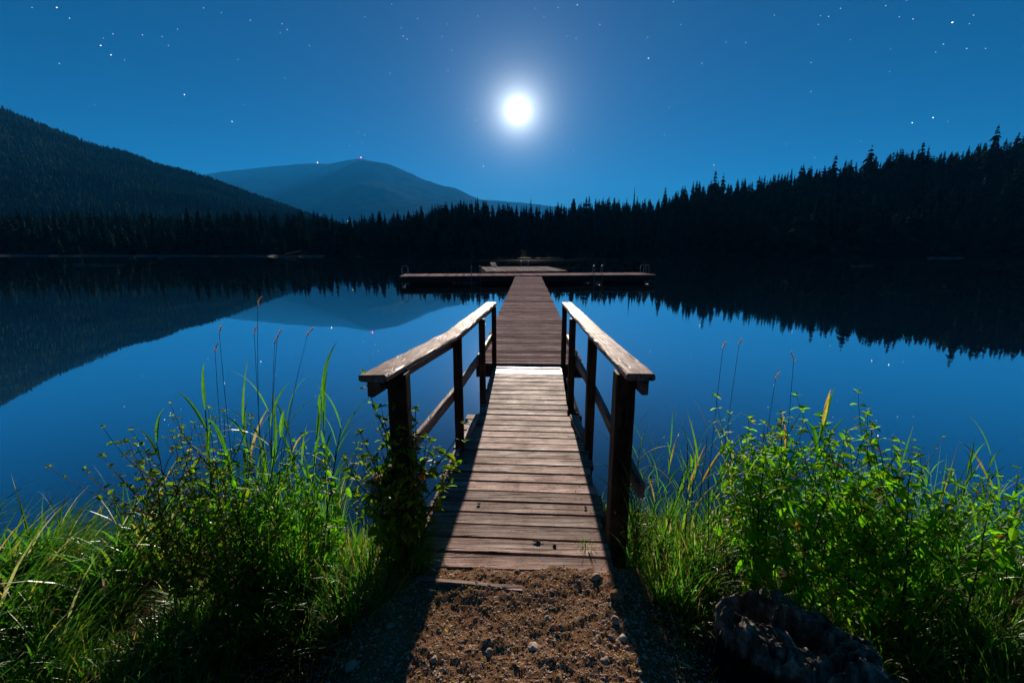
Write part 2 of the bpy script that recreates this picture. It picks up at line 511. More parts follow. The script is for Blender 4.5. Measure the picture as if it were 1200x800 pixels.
STARS_L = [(133,18,2),(75,18,0),(163,43,1),(265,80,1),(236,107,2),(260,129,2),(242,90,0),(139,149,1),(292,141,0),(334,82,1),(416,69,1),(477,19,1),(519,30,0),(395,107,0),(380,86,0),(587,48,1),(661,56,1),(673,70,1),(657,77,0),(725,107,1),(432,222,2),(573,245,1),(544,285,2),(408,294,0),(222,245,0),(855,40,1),(918,10,0),(979,44,0),(940,66,0),(945,85,1),(954,92,1),(1048,57,0),(1037,86,0),(1059,118,1),(1050,165,1),(1066,198,0),(914,172,0),(1120,38,0),(1095,258,1),(1115,282,0),(1150,280,0),(951,306,0),(855,316,1),(840,310,0),(820,342,1),(849,334,0),(1133,390,2),(668,183,0),(558,140,0)]
STARS_R = [(153,12,2),(108,18,1),(75,40,0),(55,20,0),(206,58,1),(129,86,0),(150,90,0),(318,88,1),(320,137,2),(445,149,1),(396,58,0),(378,5,0),(548,100,1),(502,99,0),(615,36,0),(723,37,0),(742,39,1),(718,58,0),(770,20,0),(701,147,1),(701,215,1),(876,14,1),(908,40,0),(940,45,1),(925,0,1),(1032,53,3),(1011,104,1),(1066,114,1),(1082,36,0),(1072,56,0),(1110,114,0),(887,115,0),(885,168,0),(793,93,0),(993,122,0),(369,252,1),(357,315,1),(465,300,1),(938,288,2),(987,276,3),(1022,285,0),(643,338,0),(710,369,1),(473,387,2),(818,331,0),(145,355,0),(128,185,0)]
m_star = [plain('star_%s' % k, (.2, .2, .2), .9, 0, emit=c, estr=e) for k, c, e in (('faint', (.75, .88, 1), .45), ('dim', (.85, .93, 1), .55), ('bright', (1, .98, .95), 1.3), ('warm', (1, .93, .8), 2.2))]
slabel = ['faint tiny star in the blue night sky', 'small pale star in the blue night sky', 'bright white star in the blue night sky', 'brightest warm star above the dark ridge on the right']
sgroup = ['faint stars in the sky', 'small pale stars in the sky', 'bright stars in the sky', 'brightest warm stars']
RS = 58000.0
smesh = {}
for (u, v_, k) in [(a/2, b/2, c) for a, b, c in STARS_L] + [(600+a/2, b/2, c) for a, b, c in STARS_R]:
    a, b = ray(u, v_); L = math.sqrt(a*a+1+b*b)
    if k not in smesh:
        q = MB(); q.add(ICO0[0], ICO0[1]); smesh[k] = q.mesh('star', m_star[k])
    o = bpy.data.objects.new('star', smesh[k]); C.objects.link(o)
    o.location = (a/L*RS, RS/L, b/L*RS)
    pxs = RS*L/ (F/cp) * .95
    rr = (.37, .41, .45, .49)[k]*pxs/ L * random.uniform(.9, 1.1)
    o.scale = (rr*1.15, rr, rr*.85)
    tag(o, slabel[k], 'star', sgroup[k])

# ----------------------------------------------------------------- terrain
def grid_obj(name, X, Y, Z, m, tint=None, smooth=True):
    ny, nx = X.shape
    v = np.stack([X, Y, Z], -1).reshape(-1, 3)
    i = np.arange(ny*nx).reshape(ny, nx)
    f = np.stack([i[:-1, :-1], i[:-1, 1:], i[1:, 1:], i[1:, :-1]], -1).reshape(-1, 4)
    mb = MB(); mb.add(v, f.tolist(), .5 if tint is None else tint.ravel())
    return mb.build(name, m, smooth=smooth)


def shore_y(x):
    x = np.asarray(x, float)
    return 2.95 + .16*np.sin(1.3*x+.5) + .10*np.sin(2.9*x) - .42*sstep(-1.9, -3.2, x) - .1*sstep(1.0, 2.4, x) - .02*np.clip(np.abs(x)-4, 0, 60)


def path_w(x, y):
    cx = .02 + .03*fbm(np.asarray(y)*1.5, 3.3, 2, 5)
    return (1-sstep(.52, .95, np.abs(x-cx) + .12*fbm(np.asarray(x)*3, np.asarray(y)*3, 3, 9)))


def bank_h(x, y):
    x = np.asarray(x, float); y = np.asarray(y, float)
    t = shore_y(x)-y
    h = np.where(t > 0, .24*(1-np.exp(-np.clip(t, 0, 9)/.4))-.02, np.clip(.45*t, -3.0, 0)-.02)
    h = h + .035*fbm(x*2.3, y*2.3, 4, 21)*sstep(-.5, .3, t) + .06*fbm(x*.35, y*.35, 3, 31)*sstep(.5, 6, t)
    dirt = .327 + .018*fbm(x*5, y*5, 4, 41) - .30*sstep(2.0, 2.55, y+.10*fbm(x*4, y*4, 3, 44))
    w = path_w(x, y)*sstep(2.9, 2.2, y)
    h = h*(1-w) + dirt*w
    h = h + (.011*fbm(x*11, y*11, 4, 51) + .010*fbm(x*50, y*50, 3, 61))*sstep(-.2, .3, t)*sstep(9, 4, np.abs(x)+np.abs(y))
    return h

def axis_pts(lo, a, b, hi, fine, k):
    """fine spacing between a and b, growing outwards"""
    inner = np.arange(a, b+1e-9, fine)
    out = []; x = b; s = fine
    while x < hi: s *= k; x += s; out.append(min(x, hi))
    left = []; x = a; s = fine
    while x > lo: s *= k; x -= s; left.append(max(x, lo))
    return np.concatenate([left[::-1], inner, out])
xs = axis_pts(-70, -2.9, 2.9, 70, .016, 1.10); ys = axis_pts(-40, .9, 3.1, 7, .016, 1.10)
X, Y = np.meshgrid(xs, ys)
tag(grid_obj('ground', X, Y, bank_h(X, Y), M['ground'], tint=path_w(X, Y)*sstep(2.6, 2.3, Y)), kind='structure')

# far side of the lake: shore, forest ground, ridge to the right
def far_shore(x):
    x = np.asarray(x, float)
    return 107 + 2.5*np.sin(x*.06) + 3*fbm(x*.03, 2.2, 3, 71) + .00008*np.minimum(x, 0)**2*10 - .04*np.clip(x-30, 0, 400)

SKY_L = [(-400,252),(-150,250),(0,250),(120,249),(250,253),(330,255),(365,250),(392,262),(403,267),(414,262),(440,257),(500,246),(560,238),(620,241),(690,236),(740,233),(790,223),(830,214),(870,211),(920,199),(960,190),(1000,184),(1050,176),(1100,170),(1150,163),(1200,160),(1300,146),(1450,130),(1700,112)]
sl_px = np.array([ray(p[0], p[1]) for p in SKY_L])
RIDGE = 215.0
def top_line(x, y):
    """height of the tree tops along a sight line at azimuth x/y when standing at depth y"""
    return EYE + np.interp(np.asarray(x)/np.asarray(y), sl_px[:, 0], sl_px[:, 1])*np.asarray(y)
TREE_H = 11.5
def far_h(x, y):
    x = np.asarray(x, float); y = np.asarray(y, float)
    t = (y-far_shore(x))
    ridge = top_line(x*RIDGE/np.maximum(y, 60), RIDGE) - TREE_H
    u = np.clip(t/(RIDGE-far_shore(x)), 0, 1)
    rise = np.maximum(ridge-.8, 0)*(u**1.15)
    back = sstep(RIDGE+15, RIDGE+240, y)
    h = np.where(t < 0, np.maximum(.06*t, -3), np.minimum(.08*t, .8)) + rise*(1-.75*back)
    return h + .5*fbm(x*.05, y*.05, 3, 81)*sstep(4, 20, t)
xs = np.arange(-330, 620.1, 5.0); ys = np.concatenate([np.arange(88, 130, 2.0), np.arange(130, 520, 6.0)])
X, Y = np.meshgrid(xs, ys)
tag(grid_obj('forest_ground', X, Y, far_h(X, Y), M['floor']), kind='structure')

# big sheet below everything, reaching the horizon, and the lake on it
mb = MB(); mb.add([(-11400, -1700, -3.2), (11400, -1700, -3.2), (11400, 10300, -3.2), (-11400, 10300, -3.2)], [(0, 1, 2, 3)])
tag(mb.build('lake_bed', M['floor']), kind='structure')
mb = MB(); mb.add([(-3000, -400, 0), (3000, -400, 0), (3000, 420, 0), (-3000, 420, 0)], [(0, 1, 2, 3)])
tag(mb.build('water', M['water']), kind='structure')

def ridge_terrain(name, prof, R0, r_in, r_out, m, az_n, r_n, rough, conc=1.25, seed=0, az_pad=()):
    pts = np.array(list(az_pad)+[ray(p, q) for p, q in prof])
    a0, a1 = pts[0, 0], pts[-1, 0]
    az = np.linspace(a0, a1, az_n)                      # lateral slope x/y
    rr = np.concatenate([np.linspace(r_in, R0, r_n), np.linspace(R0, r_out, r_n//2)[1:]])
    A, Rr = np.meshgrid(az, rr)
    e = np.interp(A, pts[:, 0], pts[:, 1])
    top = EYE + e*R0
    u = np.clip((Rr-r_in)/(R0-r_in), 0, 1); w = np.clip((Rr-R0)/(r_out-R0), 0, 1)
    z = top*(u**conc)*(1-w**1.3) - 3.0*(1-u)
    X = A*Rr
    k = 6.0/R0
    g = 1-np.abs(fbm(X*k, Rr*k*.6, 5, 101+seed))*2
    z = z + rough*R0*(g-.6)*np.clip(u*(1-u)*4, 0, 1)*(w == 0) + rough*R0*.16*fbm(X*k*9, Rr*k*9, 4, 131+seed)*sstep(.2, 1, u)
    tag(grid_obj(name, X, Rr, z, m), kind='structure')
    return pts, dict(R0=R0, r_in=r_in, conc=conc, z=z, A=A, Rr=Rr)

HILL_P = [(-170,48),(-105,76),(-50,104),(0,127),(56,150),(112,172),(147,179),(182,193),(227,204),(266,218),(304,232),(336,243),(367,255),(399,266),(440,277),(480,286)]
hp, hd = ridge_terrain('wooded_hill', HILL_P, 900, 330, 1400, M['hill'], 340, 90, .012, 1.15, 3, az_pad=[(-4.6, -.003), (-3.3, .12), (-2.3, .30), (-1.7, .41)])
MT_P = [(230,282),(300,256),(340,236),(380,209),(405,195),(420,188.5),(436,188.5),(450,191),(467,197),(482,203),(495,209.5),(520,218),(534,220.5),(558,232),(585,240),(620,252),(700,270)]
ridge_terrain('mountain', MT_P, 5600, 2300, 7200, M['mount'], 300, 70, .010, 1.05, 7)
MB_P = [(150,232),(200,214),(235,205),(262,201),(300,197),(330,194),(360,191.5),(385,192),(400,189),(412,187),(423,186),(440,190),(480,214),(520,226),(558,234),(590,235.5),(621,238.5),(650,242),(690,248),(760,262)]
ridge_terrain('far_ridge', MB_P, 6800, 3800, 8600, M['mount'], 300, 50, .006, 1.0, 9)

# pale shingle strip at the far waterline
sx = np.linspace(-190, -45, 90); ww = np.linspace(0, 1, 5)
Xb, Wb = np.meshgrid(sx, ww)
Yb = far_shore(Xb)-1.6*sstep(-195, -150, Xb)+Wb*(2.6+.8*fbm(Xb*.08, 1.1, 3, 5))
Zb = .03+Wb*.28
m_beach = plain('pale_shingle', (.10, .105, .09), .9, .35, .5)
tag(grid_obj('beach', Xb, Yb, Zb, m_beach), kind='structure')

# ----------------------------------------------------------------- conifers across the lake
def conifer(seed, H=1.0, width=.13, whorls=16, arms=7, bare=.06, ragged=.35):
    """unit-height conifer: spire of drooping jagged boughs"""
    r = random.Random(seed)
    mb = MB()
    tr = MB()
    lean = (r.uniform(-.012, .012), r.uniform(-.012, .012))
    tube(tr, [(0, 0, -.05), (lean[0]*.5, lean[1]*.5, .5), (lean[0], lean[1], .99)], [.014, .009, .002], 5)
    gap = r.uniform(.35, .75)
    for k in range(whorls):
        t = (k+r.uniform(-.3, .3))/whorls
        z = bare+(1-bare)*max(0, t)
        rad = width*min(1, 1.55*(1-t))*(1+ragged*r.uniform(-1, 1)) + .006
        if abs(t-gap) < .05: rad *= .6
        for j in range(arms):
            if r.random() < .1: continue
            th = 2*math.pi*(j+r.random()*.9)/arms
            rr_ = rad*r.uniform(.55, 1.2)
            dr = rr_*r.uniform(.35, .95)
            c, s = math.cos(th), math.sin(th)
            wv = rr_*r.uniform(.30, .5)
            lx, ly = lean[0]*z, lean[1]*z
            p0 = (lx, ly, z+.012)
            m1 = (lx+c*rr_*.55-s*wv, ly+s*rr_*.55+c*wv, z-dr*.45)
            m2 = (lx+c*rr_*.55+s*wv, ly+s*rr_*.55-c*wv, z-dr*.45)
            mt = (lx+c*rr_*.6, ly+s*rr_*.6, z-dr*.25+.012)
            tip = (lx+c*rr_, ly+s*rr_, z-dr)
            mb.add([p0, m1, tip, m2, mt], [(0, 1, 4), (1, 2, 4), (2, 3, 4), (3, 0, 4)], r.random())
    mb.add([(lean[0]-.004, lean[1], .95), (lean[0]+.004, lean[1], .95), (lean[0], lean[1], 1.0)], [(0, 1, 2)])
    return mb, tr
VAR = [conifer(100+i, width=w, whorls=n, arms=8, ragged=g) for i, (w, n, g) in enumerate([(.145, 27, .2), (.16, 26, .2), (.125, 28, .2), (.175, 25, .25), (.15, 26, .28), (.17, 24, .3), (.22, 17, .42), (.24, 16, .48)])]
VARr = []
for mbc, trc in VAR:
    full = MB()
    full.add(np.concatenate(mbc.v), mbc.f); full.add(np.concatenate(trc.v), trc.f)
    VARr.append((np.concatenate(full.v), full.f))
tree_me = []
for v_, f_ in VARr:
    q = MB(); q.add(v_, f_); tree_me.append(q.mesh('conifer', M['conifer']))

cand = []
r2 = np.random.default_rng(5)
gx = np.arange(-300, 590, 4.3); gy = np.arange(104, 262, 4.8)
for yv in gy:
    for xv in gx:
        x = xv+r2.uniform(-1.9, 1.9); y = yv+r2.uniform(-2, 2)
        if x/y < -1.7 or x/y > 2.6: continue
        if y < far_shore(x)+1.2: continue
        cand.append((x, y))
cand = np.array(cand)
hz = far_h(cand[:, 0], cand[:, 1])
hh = TREE_H*(r2.uniform(.62, 1.10, len(cand)))
hh *= np.where(r2.random(len(cand)) < .06, 1.14, 1)*(.70+.50*vnoise(cand[:, 0]*.07, cand[:, 1]*.03, 4))
# keep the tops near the wanted line on the ridge
wanted = top_line(cand[:, 0], cand[:, 1])
tops = hz+hh
hh = np.where(tops > wanted+2.2, hh-(tops-wanted-2.2)*.9, hh)
near_shore = cand[:, 1]-far_shore(cand[:, 0]) < 6
hh = np.where(near_shore, hh*r2.uniform(.45, .95, len(cand)), hh)
hh = np.maximum(hh, 3.0)
kindv = r2.integers(0, 6, len(cand))
bigr = (cand[:, 0]/cand[:, 1] > .62) & (r2.random(len(cand)) < .55)
kindv = np.where(bigr, r2.integers(5, 8, len(cand)), kindv)
# how much of each tree shows: front-to-back horizon per azimuth column
colw = .004
azc = cand[:, 0]/cand[:, 1]
order = np.argsort(cand[:, 1])
hor = {}
score = np.zeros(len(cand))
for i in order:
    d = cand[i, 1]; el = (hz[i]+hh[i]-EYE)/d; base = (hz[i]-EYE)/d
    k0 = int(math.floor((azc[i]-.10*hh[i]/d)/colw)); k1 = int(math.floor((azc[i]+.10*hh[i]/d)/colw))
    s_ = 0
    for k in range(k0, k1+1):
        b = max(hor.get(k, -1), base)
        s_ += max(0, el-b)
        hor[k] = max(hor.get(k, -1), base+(el-base)*(.85 if k not in (k0, k1) else .5))
    if abs(azc[i]) < 1.13: score[i] = s_
pick = set(np.argsort(-score)[:296].tolist())
zones = [(-9, -.36, 'dark conifer in the low treeline under the wooded hill'), (-.36, -.05, 'dark conifer in the treeline below the distant mountain'), (-.05, .40, 'dark conifer in the rising treeline beyond the pier'), (.40, 9, 'tall dark conifer on the high wooded ridge at the right')]
zg = ['conifers under the left hill', 'conifers below the mountain', 'conifers beyond the pier', 'conifers on the right ridge']
mbf = MB()
for i in range(len(cand)):
    rz = r2.uniform(0, 6.28); wsc = hh[i]*r2.uniform(.9, 1.3); k = int(kindv[i])
    if i in pick:
        o = bpy.data.objects.new('conifer_tree', tree_me[k]); C.objects.link(o)
        o.location = (cand[i, 0], cand[i, 1], hz[i]); o.rotation_euler = (0, 0, rz); o.scale = (wsc, wsc, hh[i])
        for z, (a, b, l) in enumerate(zones):
            if a <= azc[i] < b: tag(o, l, 'tree', zg[z])
    else:
        v_, f_ = VARr[k]
        c, s = math.cos(rz), math.sin(rz)
        vv = np.empty_like(v_)
        vv[:, 0] = (v_[:, 0]*c-v_[:, 1]*s)*wsc+cand[i, 0]; vv[:, 1] = (v_[:, 0]*s+v_[:, 1]*c)*wsc+cand[i, 1]; vv[:, 2] = v_[:, 2]*hh[i]+hz[i]
        mbf.add(vv, f_)
tag(mbf.build('forest', M['conifer']), kind='stuff')

# trees that stand out of the line, with trunk and crown
def special(px, py, d, H, var, label, w=1.0):
    x, y, zt = at(px, py, d)
    t = thing('conifer_tree', label, 'tree', (x, y, zt-H), random.uniform(0, 6))
    mbc, trc = VAR[var]
    o = mbc.build('crown', M['conifer'], t); o.scale = (H*w, H*w, H)
    o = trc.build('trunk', M['bark'], t); o.scale = (H, H, H)
special(839, 198, 205, 19, 7, 'taller left tree of the pair rising above the ridge line right of the moon', .85)
special(848, 202, 205, 17, 6, 'shorter right tree of the pair rising above the ridge line right of the moon', .75)
special(1170, 145, 190, 22, 5, 'tallest conifer standing out near the right end of the ridge', 1.2)
special(410, 252, 150, 15, 2, 'lone tall slim conifer in the gap below the mountain', 1.1)
special(366, 249, 150, 14, 1, 'tall conifer just left of the gap below the mountain', 1.1)
special(744, 218, 200, 17, 2, 'thin bare topped tree poking out of the treeline right of the pier', .35)
special(622, 232, 200, 16, 0, 'slim spire tree on the treeline straight above the pier', .6)
special(980, 180, 195, 18, 7, 'broad ragged conifer at the start of the high right ridge', .9)
special(1022, 169, 195, 20, 6, 'broad ragged conifer midway along the high right ridge', 1.0)
special(1083, 164, 195, 20, 7, 'broad layered conifer on the high right ridge before the tallest tree', .8)

# trees over the left hillside: far-off wood that reads as one mass
mbh = MB(); r3 = np.random.default_rng(9)
hv, hf = [], []
def hilltree(r):
    vs, fs = [], []
    for (z0, z1, rad) in ((.0, .5, .2), (.28, .75, .155), (.55, 1.0, .11)):
        b = len(vs); th0 = r.uniform(0, 6)
        for j in range(5):
            th = th0+2*math.pi*j/5; q = rad*r.uniform(.7, 1.25)
            vs.append((math.cos(th)*q, math.sin(th)*q, z0+r.uniform(-.05, .05)))
        vs.append((0, 0, z1))
        fs += [(b+j, b+(j+1) % 5, b+5) for j in range(5)]
    return np.array(vs), fs
HT = [hilltree(r3) for _ in range(12)]
zz, AA, RR = hd['z'], hd['A'], hd['Rr']
azs = AA[0]; rrs = RR[:, 0]
cnt = 0
for _ in range(29000):
    a = r3.uniform(-1.9, -.36); rd = math.sqrt(r3.uniform(380**2, 915**2))
    i = np.searchsorted(azs, a)-1; j = np.searchsorted(rrs, rd)-1
    if i < 0 or j < 0 or i >= len(azs)-1 or j >= len(rrs)-1: continue
    fa = (a-azs[i])/(azs[i+1]-azs[i]); fr_ = (rd-rrs[j])/(rrs[j+1]-rrs[j])
    z = (zz[j, i]*(1-fa)+zz[j, i+1]*fa)*(1-fr_)+(zz[j+1, i]*(1-fa)+zz[j+1, i+1]*fa)*fr_
    v_, f_ = HT[r3.integers(0, 12)]
    H = r3.uniform(6, 11.5)*(1 if rd < 860 else .75); c = r3.uniform(.8, 1.4)
    mbh.add(v_*np.array([H*c*.9, H*c*.9, H*1.05])+np.array([a*rd, rd, z-.5]), f_)
tag(mbh.build('hillside_wood', M['hilltree']), kind='stuff')

# ----------------------------------------------------------------- lights on the far side, logs
def lamp(px, py, d, col, st, rad, label, name='beacon_light', mast=8.0):
    x, y, z = at(px, py, d)
    t = thing(name, label, 'light', (x, y, z-mast))
    mb = MB(); mb.add(ICO1[0]*rad+np.array((0, 0, mast)), ICO1[1]); mb.build('lamp', plain('lamp_glow', col, .5, 0, emit=col, estr=st), t)
    mb = MB(); tube(mb, [(0, 0, 0), (0, 0, mast-rad)], rad*.25, 5); mb.build('mast', M['pontoon'], t)
lamp(423, 184.5, 5570, (1, .09, .08), 6.0, 6.0, 'small red beacon glowing on the summit of the distant mountain', mast=16)
lamp(372, 190.5, 6770, (1, .55, .25), 4.0, 6.0, 'tiny amber light on the distant ridge left of the summit', mast=12)
lamp(407.5, 259, 118, (.35, 1, .5), .8, .09, 'tiny green light among the trees below the mountain', 'shore_lamp', 4)
lamp(4, 314.5, 78, (1, .75, .2), 1.2, .11, 'tiny yellow light on a float at the far left of the lake', 'float_light', .25)

m_log = wood('bleached_log', 0, (.08, .075, .07), (.16, .15, .14), (.26, .25, .23), (.8, .9))
def flog(px, py, L, label, rad=.14, rz=0.02):
    a, b = ray(px, py); d = -EYE/b*.985
    mb = MB(); n = 8
    tube(mb, [(-L/2+L*i/n, .12*math.sin(i*1.3), .04+.03*math.sin(i*2.1)) for i in range(n+1)], [rad*(.75+.25*math.sin(i*1.9+1))*(1-.4*i/n) for i in range(n+1)], 8, .6)
    tube(mb, [(L*.1, 0, .04), (L*.14, .1, rad+.14)], [rad*.3, rad*.12], 5, .6)
    o = mb.build('floating_log', m_log, loc=(a*d, d, 0)); o.rotation_euler = (0, 0, rz)
    tag(o, label, 'log')
flog(116, 310.5, 6.0, 'long pale log floating left on the dark lake', .16)
flog(1108, 302.5, 7.0, 'pale log floating at the foot of the right ridge', .3)
flog(1010, 311.5, 2.6, 'short pale log floating under the right ridge', .1)
def shore_boulder(px, py, d, s, label):
    x, y, _ = at(px, py, d)
    v, f = ICO2; n = 1+.35*fbm(v[:, 0]*2+px, v[:, 1]*2+v[:, 2], 3, 3)
    mb = MB(); mb.add(v*n[:, None]*np.array(s), f); tag(mb.build('boulder', m_beach, smooth=False, loc=(x, y, s[2]*.3)), label, 'boulder')
shore_boulder(154, 303, 97, (.9, .5, .35), 'pale boulder at the far waterline on the left')
shore_boulder(188, 302, 100, (.6, .4, .3), 'smaller pale boulder at the far waterline right of the bigger one')

# ----------------------------------------------------------------- boardwalk
def cl(d): return -.14 + .0605*d                       # centre line of the ramp
YAW = math.atan(.0605)
ax = np.array((math.cos(YAW), -math.sin(YAW), 0)); ay = np.array((math.sin(YAW), math.cos(YAW), 0))
bw = thing('boardwalk', 'weathered wooden boardwalk ramp with two handrails leading from the dirt path to the pier', 'boardwalk')
mb = MB()
d = 2.07
while d < 4.28:
    w = random.uniform(.128, .140)
    L = 1.13+random.uniform(-.03, .03)
    plank(mb, (cl(d+w/2)+random.uniform(-.012, .012), d+w/2, .300+random.uniform(-.003, .003)), ax, ay, L, w-.008-random.uniform(0, .005), .038, random.uniform(.15, .85))
    d += w
d0 = d
def gz(d): return .3215+(d-4.28)*.079
gx_, gy_ = ax, np.array((math.sin(YAW), math.cos(YAW), .079))
plate = None
while d < 5.70:
    w = random.uniform(.120, .138)
    if d > 5.42 and plate is None: plate = mb2 = MB()
    plank(mb if plate is None else plate, (cl(d+w/2)+random.uniform(-.006, .006), d+w/2, gz(d+w/2)-.019), ax, gy_/np.linalg.norm(gy_), .915+random.uniform(-.012, .012), w-.007-random.uniform(0, .005), .038, random.uniform(.3, .8))
    d += w
# hinged landing plate boards against the float
plank(plate, (cl(5.76), 5.77, .426), ax, ay, .88, .12, .03, .75)
deck = mb.build('deck', M['deck'], bw)
nb = MB()
for v_ in range(60):
    dd = 2.14+v_*.0335*2
    if dd > 4.25: break
    for s_ in (-.43, .43):
        if random.random() < .45: continue
        xj = cl(dd)+s_+random.uniform(-.03, .03); yj = dd+random.uniform(-.015, .015)
        tube(nb, [(xj, yj, .316), (xj, yj, .3205)], .0032, 7)
nb.build('nails', M['pontoon'], bw)
plate.build('landing_boards', M['smooth'], bw)
mb = MB()
for s in (-1, 1):
    mb = MB()
    beam(mb, (cl(2.1)+s*.44, 2.1, .20), (cl(4.3)+s*.44, 4.3, .20), .05, .155, tint=.4)
    beam(mb, (cl(4.15)+s*.40, 4.15, .24), (cl(5.75)+s*.40, 5.75, .33), .05, .11, tint=.5)
    mb.build('joist', M['beam'], bw)
# loose edge boards
mb = MB(); beam(mb, at(559.5, 487, 4.2)[:2]+(.352,), at(541, 517, 3.55)[:2]+(.345,), .035, .05, tint=.9, segs=8, wob=.004); mb.build('edge_board', M['rail'], bw)
mb = MB(); beam(mb, at(538, 520, 3.5)[:2]+(.337,), at(528, 545, 3.1)[:2]+(.335,), .03, .03, tint=.8, segs=6, wob=.004); mb.build('edge_board', M['rail'], bw)
mb = MB(); beam(mb, at(672, 487, 4.2)[:2]+(.352,), at(684, 512, 3.72)[:2]+(.342,), .07, .04, tint=.75, segs=8, wob=.012); mb.build('edge_board', M['rail'], bw)

POSTS = {-1: [(-.61, 2.30), (-.4436, 3.53), (-.318, 4.64), (-.238, 5.80)], 1: [(.605, 2.30), (.6527, 3.53), (.641, 4.64), (.691, 5.80)]}
def rail_z(d): return float(np.interp(d, [2.0, 3.53, 5.95], [1.405, 1.332, 1.290]))
for s in (-1, 1):
    P = POSTS[s]
    px = [p[0] for p in P]; py = [p[1] for p in P]
    def line(d, px=px, py=py):
        if d < py[0]: return px[0]+(d-py[0])*(px[1]-px[0])/(py[1]-py[0])
        if d > py[-1]: return px[-1]+(d-py[-1])*.05
        return float(np.interp(d, py, px))
    mb = MB()
    start = 2.07 if s < 0 else 2.10
    c1 = .070*s
    seg = [start, 3.53, 5.95]
    for a, b in zip(seg[:-1], seg[1:]):
        beam(mb, (line(a)+c1*.5, a+(0.004 if a > start else 0), rail_z(a)-.02), (line(b)+c1*(.5 if s > 0 or b < 5 else .62), b, rail_z(b)-.02), .142, .038, tint=.72 if a == start else .55, bev=.008, segs=22, wob=.008)
        a2 = a+.06 if a == start else a+.003
        beam(mb, (line(a2)+s*.075, a2, rail_z(a2)-.086), (line(b)+s*.055, b, rail_z(b)-.084), .036, .088, tint=.25, segs=6, wob=.004)
    hr = mb.build('handrail', M['rail'], bw)
    mb = MB()
    zz_ = [(2.09, .775), (3.53, .80), (4.64, .82), (5.9, .815)]
    for (a, za), (b, zb) in zip(zz_[:-1], zz_[1:]):
        beam(mb, (line(a)+s*(.070 if a < 3 else .052), a+.002, za), (line(b)+s*.052, b, zb), .036, .088, tint=.6, segs=8, wob=.005, bev=.006)
    mb.build('middle_rail', M['rail'], hr)
    for k, (x, y) in enumerate(P):
        w = .104 if k == 0 else (.07, .066, .062)[k-1]
        mb = MB()
        top = rail_z(y)-.041
        bot = -.12 if k == 0 else (-.35 if k == 1 else .20)
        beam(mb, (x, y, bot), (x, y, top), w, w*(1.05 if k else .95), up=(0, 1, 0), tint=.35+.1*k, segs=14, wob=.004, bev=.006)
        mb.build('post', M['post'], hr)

# ----------------------------------------------------------------- floating pier
def pc(d): return .036 + .0348*d
PY = math.atan(.0348)
px_, py_ = np.array((math.cos(PY), -math.sin(PY), 0)), np.array((math.sin(PY), math.cos(PY), 0))
pier = thing('floating_pier', 'long straight floating wooden pier running out to the cross dock', 'pier')
mb = MB(); d = 5.84; ZP = .47
while d < 24.7:
    w = random.uniform(.13, .142)
    sag = .012*math.sin(d*.9)+.006*math.sin(d*2.3)
    plank(mb, (pc(d+w/2)+random.uniform(-.01, .01), d+w/2, ZP-.019+sag*.5+random.uniform(-.003, .003)), px_, py_, 1.44+random.uniform(-.02, .02), w-.007-random.uniform(0, .006), .038, random.uniform(.1, .9))
    d += w
mb.build('deck', M['pier'], pier)
for s in (-1, 1):
    mb = MB(); beam(mb, (pc(5.9)+s*.68, 5.9, .35), (pc(24.6)+s*.68, 24.6, .35), .06, .16, tint=.4, segs=40, wob=.006); mb.build('side_beam', M['beam'], pier)
mb = MB(); beam(mb, np.array((pc(5.85), 5.86, .355))-px_*.73, np.array((pc(5.85), 5.86, .355))+px_*.73, .05, .16, tint=.2, segs=8, wob=.003); mb.build('end_beam', M['beam'], pier)
for k in range(6):
    dd = 7.2+k*3.2
    mb = MB(); box(mb, (pc(dd), dd, .13), (.52, .9, .14), np.array([px_, py_, (0, 0, 1)]).T, .5, .05); mb.build('pontoon', M['pontoon'], pier)

# cross dock at the end (slightly askew)
cd = thing('cross_dock', 'long low wooden dock lying across the end of the pier with swim ladders', 'dock')
pL = np.array(at(468, 324.5, 24.5)[:2]); pR = np.array(at(768, 322.3, 26.0)[:2])
tx = pR-pL; TL = np.linalg.norm(tx); tx = np.array((*(tx/TL), 0)); ty = np.array((-tx[1], tx[0], 0))
o3 = np.array((*pL, 0))
mb = MB(); u = 0
while u < TL:
    w = random.uniform(.13, .142)
    plank(mb, o3+tx*(u+w/2)+ty*1.15+np.array((0, 0, ZP+.006+random.uniform(-.003, .003))), ty, -tx, 2.3, w-.008, .038, random.uniform(.35, .9))
    u += w
mb.build('deck', M['pier'], cd)
for q, nm in ((.03, 'side_beam'), (2.27, 'side_beam')):
    mb = MB(); a = o3+ty*q+np.array((0, 0, .30)); beam(mb, a+tx*.02, a+tx*(TL-.02), .05, .26, tint=.25, segs=20, wob=.006); mb.build(nm, M['beam'], cd)
for q in (.03, TL-.03):
    mb = MB(); a = o3+tx*q+np.array((0, 0, .30)); beam(mb, a+ty*.06, a+ty*2.24, .05, .26, tint=.25); mb.build('end_beam', M['beam'], cd)
for k in range(4):
    mb = MB(); a = o3+tx*(1.7+k*(TL-3.4)/3)+ty*1.15+np.array((0, 0, .08)); box(mb, a, (1.2, .9, .12), np.array([tx, ty, (0, 0, 1)]).T, .5, .05); mb.build('pontoon', M['pontoon'], cd)
